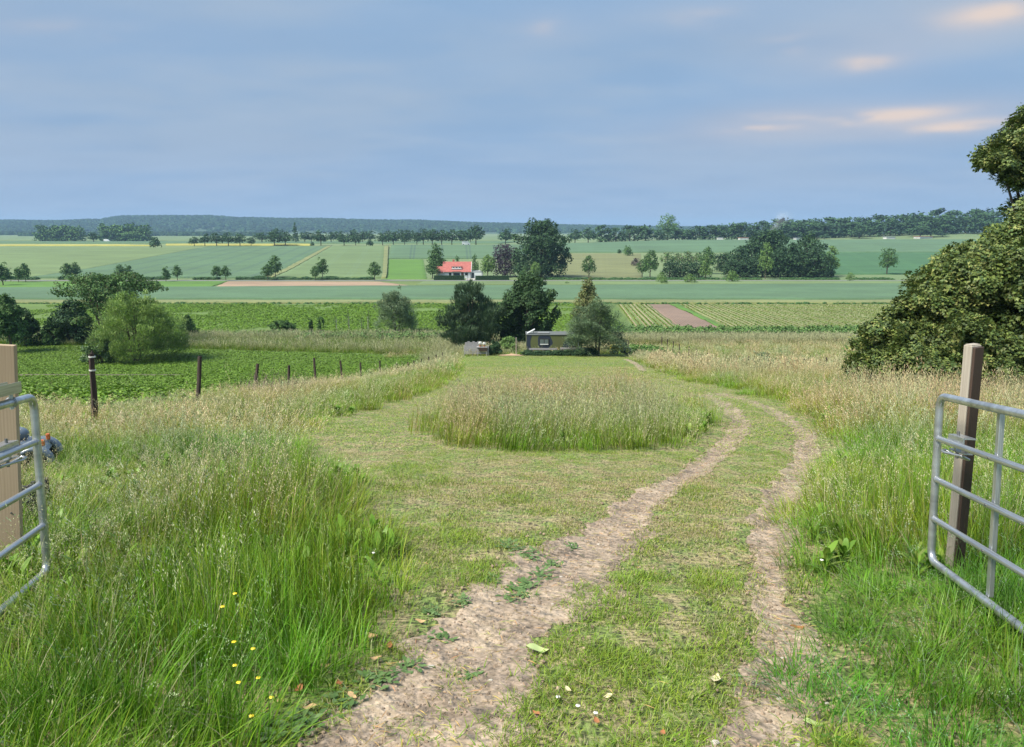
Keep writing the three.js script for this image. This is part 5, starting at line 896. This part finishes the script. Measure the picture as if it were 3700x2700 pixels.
  const pl = part('roll_bar', tube([[0.75, 0.6, -0.3], [0.78, 1.35, -0.3], [0.78, 1.35, 0.3], [0.75, 0.6, 0.3]], 0.03, 6, 30), std(0.03, 0.03, 0.03, 0.6), q); const sw = part('steering_wheel', new THREE.TorusGeometry(0.16, 0.02, 6, 16).rotateX(1.2).rotateY(1.57).translate(0.2, 1.08, 0), std(0.02, 0.02, 0.02, 0.6), q);
}
// slim stakes and the thorny shrub in the meadow, brown dead weeds at the fence
[[738, 108, 2.4], [767, 108, 3], [797, 106, 1.9], [813, 106, 3.2]].forEach(([px, d, h], i) => { const x = (px - 1132) / 1657 * d * 0.998, t = thing('sapling', 'bare thin sapling with a stake beside the silvery willow', 'sapling', x, land(x, d) - 0.1, -d, i, 'bare saplings beside the willow'); part('stem', new THREE.CylinderGeometry(0.02, 0.035, h, 6).translate(0, h / 2, 0), bark, t); part('support', box(0.06, h * 0.7, 0.06, 0.16, h * 0.35, 0), M.greyWood, t); const b = new Build(), R = rng(i + 50); for (let k = 0; k < 60; k++) { b.col = jit(G.mid[k % 3], R); leaf(b, new V((R() - 0.5) * 0.5, h * (0.35 + 0.62 * R()), (R() - 0.5) * 0.5), new V(R() - 0.5, R(), R() - 0.5).normalize(), 0.16, 0.1, R() * 6); } part('crown', b.geo(), leafMat, t); });
{
  const x = 15.3, d = 46; treeAt('thorny', { seed: 400, shape: 'bush', cols: [...G.silver, [0.2, 0.19, 0.12]], leaves: 1500, size: 0.11, w: 2.2, h: 1.3, trunk: 0.03, multi: 5, gap: 0.45, freq: 6 }, 'thorny_shrub', 'sparse thorny shrub in the pale tall grass', 'shrub', null, x, d, 1.5, 2.2);
  const R = rng(61), b = new Build(); for (let k = 0; k < 260; k++) { b.col = jit([[0.2, 0.15, 0.12], [0.26, 0.2, 0.15], [0.16, 0.13, 0.12]][k % 3], R, 0.4); const a = R() * 6.28, r = 0.9 * Math.sqrt(R()); blade(b, Math.cos(a) * r * 1.3, Math.sin(a) * r * 0.6, 0.35 + 0.5 * R(), 0.016, R() * 6.28, 0.2 + 0.6 * R(), 3); }
  const t = thing('dead_weeds', 'tangle of brown dead weeds at the leaning fence posts', 'dead plants', -6.9, ground(-6.9, 21.5) - 0.02, -21.5); part('stalks', b.geo(), seedMat, t).userData.kind = 'stuff';
}
// ------------------------------------------------------------------ the house across the valley
{
  const y = land(-20, 270), t = thing('farm_house', 'white house with a red tiled roof and a dormer', 'house', -19.9, y, -273, 0), wallM = std(0.62, 0.64, 0.67, 0.9), redTex = texture(256, (u, v) => { const r = Math.abs(((v * 24) % 1) - 0.5), c = Math.abs(((u * 40) % 1) - 0.5), n = fbm(u * 20, v * 20, 3, 9, 20), k = (0.75 + 0.5 * n) * (r < 0.07 ? 0.7 : 1) * (c < 0.08 ? 0.85 : 1); return [0.4 * k, 0.125 * k, 0.105 * k]; }), red = new THREE.MeshStandardMaterial({ map: redTex, roughness: 0.85 }), white = std(0.75, 0.77, 0.78, 0.6), glass = std(0.03, 0.04, 0.05, 0.1), brown = std(0.1, 0.06, 0.04, 0.8);
  part('wall', box(9.6, 2.4, 7, 0.3, 1.2, 0), wallM, t);
  const gable = new THREE.Shape(); gable.moveTo(-3.5, 0); gable.lineTo(3.5, 0); gable.lineTo(0, 3.2); gable.closePath();
  part('gable_wall', new THREE.ExtrudeGeometry(gable, { depth: 9.5, bevelEnabled: false }).rotateY(-Math.PI / 2).translate(5.05, 2.4, 0), wallM, t);
  const slope = Math.hypot(4.0, 3.45), roof = part('roof', mergeGeometries([box(10.3, 0.16, slope, 0, 0, 0).rotateX(Math.atan2(3.45, 4.0)).translate(0.15, 3.95, 1.95), box(10.3, 0.16, slope, 0, 0, 0).rotateX(-Math.atan2(3.45, 4.0)).translate(0.15, 3.95, -1.95)]), red, t);
  part('chimney', box(0.7, 1.2, 0.7, -1.2, 5.9, -0.5), std(0.35, 0.14, 0.1, 0.9), roof); part('barge_board', box(0.1, 0.2, slope, 0, 0, 0).rotateX(Math.atan2(3.45, 4)).translate(5.36, 3.95, 1.98), white, roof);
  part('annex_roof', box(2.4, 0.16, 3.2).rotateX(Math.atan2(3.45, 4.0)).translate(-6.0, 3.0, 2.4), red, t); part('annex_wall', box(2.2, 1.9, 4.5, -5.6, 0.95, 0.8), wallM, t);
  const dm = part('dormer', box(3.6, 1.1, 1.6, 0.1, 3.75, 2.3), red, t); for (let k = 0; k < 3; k++) { const w = part('window', box(0.85, 0.62, 0.06, -1.0 + k * 1.1, 3.72, 3.13), white, t); part('pane', box(0.62, 0.42, 0.03, -1.0 + k * 1.1, 3.76, 3.17), glass, w); } part('dormer_sill', box(3.9, 0.16, 0.25, 0.1, 3.3, 3.2), white, dm);
  for (const [wx, ww] of [[-2.2, 1.1], [0.1, 2.6], [3.6, 1.2]]) { const w = part('window', box(ww, 1.1, 0.07, wx, 1.45, 3.53), white, t); part('pane', box(ww - 0.2, 0.9, 0.03, wx, 1.45, 3.57), glass, w); }
  part('porch_post', box(0.15, 2.3, 0.15, -0.9, 1.15, 3.9), brown, t); part('porch_beam', box(3.2, 0.18, 0.18, 0.2, 2.35, 3.9), brown, t); part('door', box(0.9, 2, 0.07, 2.2, 1, 3.53), brown, t);
  const g = thing('garage', 'low white flat-roofed garage joined beside the red-roofed house', 'garage', -12.6, land(-12.6, 271), -272.5); part('wall', box(4.0, 2.3, 5, 0, 1.15, 0), std(0.66, 0.68, 0.7, 0.8), g); part('roof', box(4.3, 0.14, 5.3, 0, 2.37, 0), std(0.35, 0.36, 0.38, 0.8), g); part('garage_door', box(2.4, 1.9, 0.06, 0.5, 0.98, 2.52), std(0.7, 0.72, 0.74, 0.6), g); part('side_door', box(0.8, 1.9, 0.06, -1.4, 0.96, 2.52), glass, g);
  struct('driveway', sheet(4, 8, (u, v) => { const x = lerp(-16, -12.9, u), d = lerp(258, 268, v); return [x, land(x, d) + 0.09, -d]; }, 2), std(0.38, 0.36, 0.34, 0.95), 'pale driveway before the white garage', 'driveway');
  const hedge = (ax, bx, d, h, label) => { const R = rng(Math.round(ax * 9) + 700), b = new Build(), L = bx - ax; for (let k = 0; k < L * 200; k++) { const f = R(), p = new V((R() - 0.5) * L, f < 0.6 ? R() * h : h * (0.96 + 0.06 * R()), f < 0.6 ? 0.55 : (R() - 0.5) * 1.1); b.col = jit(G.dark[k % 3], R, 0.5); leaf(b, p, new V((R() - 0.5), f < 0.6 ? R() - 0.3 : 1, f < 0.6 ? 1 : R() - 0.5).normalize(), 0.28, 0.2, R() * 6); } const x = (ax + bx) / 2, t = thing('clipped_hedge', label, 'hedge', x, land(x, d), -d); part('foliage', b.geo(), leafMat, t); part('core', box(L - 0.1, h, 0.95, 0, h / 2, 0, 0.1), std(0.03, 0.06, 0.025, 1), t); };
  hedge(-26.9, -16.4, 260, 1.55, 'long clipped dark hedge before the white house'); hedge(-12.6, -1, 260, 1.45, 'long clipped dark hedge before the purple beech');
  const pole = thing('road_pole', 'dark thin pole at the driveway of the white house', 'pole', -15.2, land(-15.2, 259), -259); part('pole_body', new THREE.CylinderGeometry(0.06, 0.08, 2.6, 7).translate(0, 1.3, 0), M.stake, pole); part('pole_sign', box(0.35, 0.35, 0.03, 0, 2.4, 0.08), M.stake, pole);
  // far sheds and white vehicles
  const shed = (x, d, w, h, label, i) => { const s = thing('far_shed', label, 'shed', x, land(x, d), -d, 0.1 * i); part('wall', box(w, h, w * 0.5, 0, h / 2, 0), std(0.62, 0.62, 0.62, 0.9), s); part('roof', box(w * 1.08, 0.3, w * 0.56, 0, h + 0.15, 0), i % 2 ? std(0.3, 0.13, 0.1, 0.9) : std(0.3, 0.32, 0.36, 0.9), s); };
  [[184.7, 1.9, 'smallest pale shed at the edge of the ridge wood', 5], [205.5, 1.9, 'pale shed beside the smoke at the ridge wood', 8], [335, 1.7, 'pale low shed at the wheat edge below the ridge wood', 9], [365, 1.6, 'long pale shed at the wheat edge below the ridge wood', 14], [254, 1.6, 'pale hut behind the dark wood by the road', 7]].forEach(([x, h, l, w], i) => shed(x, 676, w, h, l, i));
  const van = (x, d, label) => { const v = thing('white_van', label, 'van', x, land(x, d) + 0.7, -d), m = std(0.75, 0.76, 0.78, 0.4), s = new THREE.Shape(); s.moveTo(-2.3, 0.3); s.lineTo(-2.3, 2.2); s.lineTo(1.0, 2.2); s.lineTo(1.7, 1.25); s.lineTo(2.4, 1.05); s.lineTo(2.4, 0.3); s.closePath(); part('body', new THREE.ExtrudeGeometry(s, { depth: 1.8, bevelEnabled: true, bevelSize: 0.06, bevelThickness: 0.06, bevelSegments: 2 }).translate(0, 0, -0.9), m, v); for (const wx of [-1.5, 1.5]) for (const z of [-0.9, 0.9]) part('wheel', new THREE.CylinderGeometry(0.34, 0.34, 0.22, 14).rotateX(Math.PI / 2).translate(wx, 0.34, z), std(0.02, 0.02, 0.02, 0.9), v); part('window', box(0.8, 0.6, 1.9, 0.75, 1.75, 0), glass, v); v.scale.setScalar(1.3); v.position.y = land(x, d); };
  van(-487.5, 915, 'tiny white van before the small far wood'); van(-35.7, 590, 'tiny white van under the far tree row');
}
// a faint wisp of smoke above the ridge wood
{
  const R = rng(88), m = new THREE.MeshStandardMaterial({ color: new THREE.Color().setRGB(0.8, 0.83, 0.88), roughness: 1, transparent: true, opacity: 0.012, depthWrite: false, side: THREE.DoubleSide }), g = new THREE.IcosahedronGeometry(1, 2), L = [];
  for (let k = 0; k < 40; k++) { const t = k / 40, s = 2 + t * 3; L.push([226 + t * 14 + (R() - 0.5) * 9 * t, -5 + t * 17, -668 + (R() - 0.5) * 8, 0, s, s * 0.8, 1, 1, 1, 0, 0]); }
  scatter('smoke', 'faint wisp of pale smoke above the ridge wood', g, m, L, 'smoke');
}
// ------------------------------------------------------------------ fallen leaves, stones, weeds, flowers by the track
{
  const leafGeo = s => { const R = rng(s), b = new Build(); b.col = [1, 1, 1]; const n = 7, mid = []; for (let i = 0; i <= n; i++) { const t = i / n, w = 0.03 * Math.sin(Math.PI * Math.pow(t, 0.8)) + 0.002, y = 0.012 * Math.sin(t * 5 + s) + 0.012; mid.push([b.v((t - 0.5) * 0.12, y, -w), b.v((t - 0.5) * 0.12, y - 0.008, 0), b.v((t - 0.5) * 0.12, y + 0.006 * R(), w)]); } for (let i = 0; i < n; i++) for (let k = 0; k < 2; k++) { b.tri(mid[i][k], mid[i][k + 1], mid[i + 1][k + 1]); b.tri(mid[i][k], mid[i + 1][k + 1], mid[i + 1][k]); } return b.geo(); };
  const lg = [1, 2, 3].map(leafGeo), cols = { tan: [0.5, 0.33, 0.16], rust: [0.33, 0.13, 0.05], green: [0.42, 0.5, 0.2], pale: [0.6, 0.52, 0.3] };
  const drop = (x, d, c, s, label) => { const t = thing('fallen_leaf', label, 'leaf', x, ground(x, d) + 0.02, -d, hash(Math.round(x * 90), Math.round(d * 90), 5) * 6.28, null); t.scale.setScalar(s * 0.8); const m = std(...cols[c], 0.8, { side: THREE.DoubleSide }); part('blade', lg[Math.floor(hash(Math.round(d * 50), 2, 2) * 3)], m, t); part('stalk', bar([-0.06, 0.012, 0], [-0.09, 0.02, 0.01], 0.0014, 5), m, t); return t; };
  drop(-0.73, 3.56, 'tan', 0.8, 'curled tan leaf at the tall grass edge by the wider track'); drop(0.13, 3.42, 'green', 1.25, 'large pale green curled leaf on the wider dirt track'); drop(0.94, 3.12, 'pale', 0.95, 'pale yellow leaf on the turf between the tracks'); drop(1.57, 3.78, 'rust', 0.8, 'rust-orange leaf on the narrower dirt track'); drop(1.25, 2.77, 'green', 0.9, 'pale green rolled leaf on the narrower dirt track');
  [[-0.89, 3.22, 'tan'], [-0.95, 3.0, 'rust'], [-1.0, 2.9, 'tan'], [-0.86, 2.85, 'tan'], [-0.78, 3.05, 'rust'], [-0.7, 2.95, 'tan'], [-0.66, 3.3, 'tan'], [-1.02, 2.75, 'rust'], [-0.62, 3.45, 'rust'], [-0.5, 3.75, 'tan']].forEach(([x, d, c]) => { drop(x, d, c, 0.6, 'small dry brown leaf among others at the foot of the tall grass').userData.group = 'dry leaves at the tall grass edge'; });
  [[0.35, 2.75, 'rust'], [0.1, 2.8, 'rust'], [0.42, 2.95, 'pale'], [0.6, 2.66, 'rust'], [0.25, 3.0, 'pale']].forEach(([x, d, c]) => { drop(x, d, c, 0.45, 'tiny dry leaf lying on the short turf between the tracks').userData.group = 'tiny leaves on the turf'; });
  const R = rng(314), stoneM = [std(0.42, 0.38, 0.33, 0.95), std(0.3, 0.25, 0.2, 0.95)];
  for (let k = 0; k < 26; k++) { const T = k % 3 ? TRACK_A : TRACK_B, i = Math.floor(R() * 5), f = R(), x = lerp(T[i][0], T[i + 1][0], f) + (R() - 0.5) * 0.4, d = lerp(T[i][1], T[i + 1][1], f) + (R() - 0.5) * 0.2; if (d < 2.55) continue; const g = new THREE.IcosahedronGeometry(0.5, 1), q = g.attributes.position; for (let j = 0; j < q.count; j++) { const h = 0.75 + 0.5 * vnoise(q.getX(j) * 3 + k, q.getY(j) * 3 + q.getZ(j) * 5, k); q.setXYZ(j, q.getX(j) * h, q.getY(j) * h * 0.6, q.getZ(j) * h); } g.computeVertexNormals(); const s = 0.012 + 0.016 * R(); g.scale(s * 1.3, s, s); const m = part(numbered('pebble'), g, stoneM[k % 2], scene); m.position.set(x, ground(x, d) + 0.012 + s * 0.12, -d); tag(m, 'small pebble lying on the bare dirt of a wheel track', 'pebble', 'pebbles on the wheel tracks'); }
  const wg = [1, 2, 3].map(s => { const r = rng(s * 7), b = new Build(); for (let k = 0; k < 40; k++) { const a = r() * 6.28, L = 0.05 + 0.06 * r(), el = 0.05 + 0.7 * r(), w = L * 0.24; b.col = jit([[0.13, 0.22, 0.07], [0.16, 0.25, 0.09], [0.1, 0.19, 0.05]][k % 3], r, 0.4); const ox = (r() - 0.5) * 0.24, oz = (r() - 0.5) * 0.24, c = Math.cos(a), sn = Math.sin(a), P = (t, q) => b.v(ox + c * L * t - sn * w * q, 0.006 + Math.sin(el) * L * t * (1.3 - t * 0.7), oz + sn * L * t + c * w * q), i0 = P(0.1, 0), i1 = P(0.5, 1), i2 = P(1, 0), i3 = P(0.5, -1), i4 = P(0.55, 0); b.tri(i0, i4, i1); b.tri(i1, i4, i2); b.tri(i0, i3, i4); b.tri(i3, i2, i4); } return b.geo(); });
  [[0.06, 4.3, 1.5], [0.0, 4.15, 1.2], [0.2, 4.6, 1.4], [0.28, 4.85, 1.1], [-0.38, 3.6, 1.1], [-0.5, 3.25, 1.2], [-0.62, 3.1, 1.3], [-0.74, 2.9, 1.3], [-0.85, 2.75, 1.4], [-0.3, 4.05, 1], [-0.15, 4.45, 1.1], [0.45, 5.3, 1.1], [-0.2, 3.2, 0.8], [1.5, 3.35, 0.8], [-0.95, 2.66, 1.6], [-0.45, 3.9, 0.9], [0.12, 5.0, 1.6], [-0.02, 5.2, 1.5], [0.1, 4.4, 1.3]].forEach(([x, d, s], i) => { const m = part(numbered('weed_rosette'), wg[i % 3], leafMat, scene); m.position.set(x, ground(x, d) + 0.01, -d); m.rotation.y = i * 1.7; m.scale.setScalar(s * 0.42); tag(m, 'low broad-leaved weed rosette at the border of the wider dirt track', 'weed', 'weed rosettes by the track'); });
  const yel = std(0.8, 0.62, 0.02, 0.5, { side: THREE.DoubleSide }), stemM = std(0.12, 0.2, 0.04, 0.8);
  const flower = (x, d, h, m, label, group) => { const t = thing('meadow_flower', label, 'flower', x, ground(x, d) - 0.01, -d, x * 9, group), gs = []; for (let k = 0; k < 5; k++) { const g = new THREE.CircleGeometry(0.0065, 7).scale(1, 0.8, 1).rotateX(-1.0).translate(0, 0.003, 0.006).rotateY(k * 1.2566); gs.push(g.translate(0, h, 0)); } part('petal_ring', mergeGeometries(gs), m, t); part('stem', bar([0, 0, 0], [0, h, 0], 0.0016, 5), stemM, t); };
  [[-1.3, 3.1, 0.4], [-1.28, 3.2, 0.42], [-1.2, 2.95, 0.3], [-1.12, 2.95, 0.26], [-1.05, 2.8, 0.2], [-1.1, 2.72, 0.22], [-1.02, 2.62, 0.12], [-0.98, 2.74, 0.14], [-1.16, 2.84, 0.24]].forEach(([x, d, h]) => flower(x, d, h, yel, 'small yellow buttercup in the tall grass by the dry leaves', 'buttercups in the grass'));
  const wh = std(0.7, 0.68, 0.62, 0.7, { side: THREE.DoubleSide });
  [[0.28, 2.85, 0.04], [0.35, 2.8, 0.04], [0.2, 2.92, 0.04]].forEach(([x, d, h]) => flower(x, d, h, wh, 'tiny white clover head in the short turf between the tracks', 'clover heads in the turf'));
  [[-2.09, 8.68, 0.1], [-0.85, 4.3, 0.25], [1.75, 3.95, 0.35]].forEach(([x, d, h], i) => flower(x, d, h, wh, ['white daisy on the mown turf before the grass island', 'white flower at the tall grass edge by the wider track', 'white flower in the grass beside the narrower track'][i], null));
}


renderer.render(scene, camera);
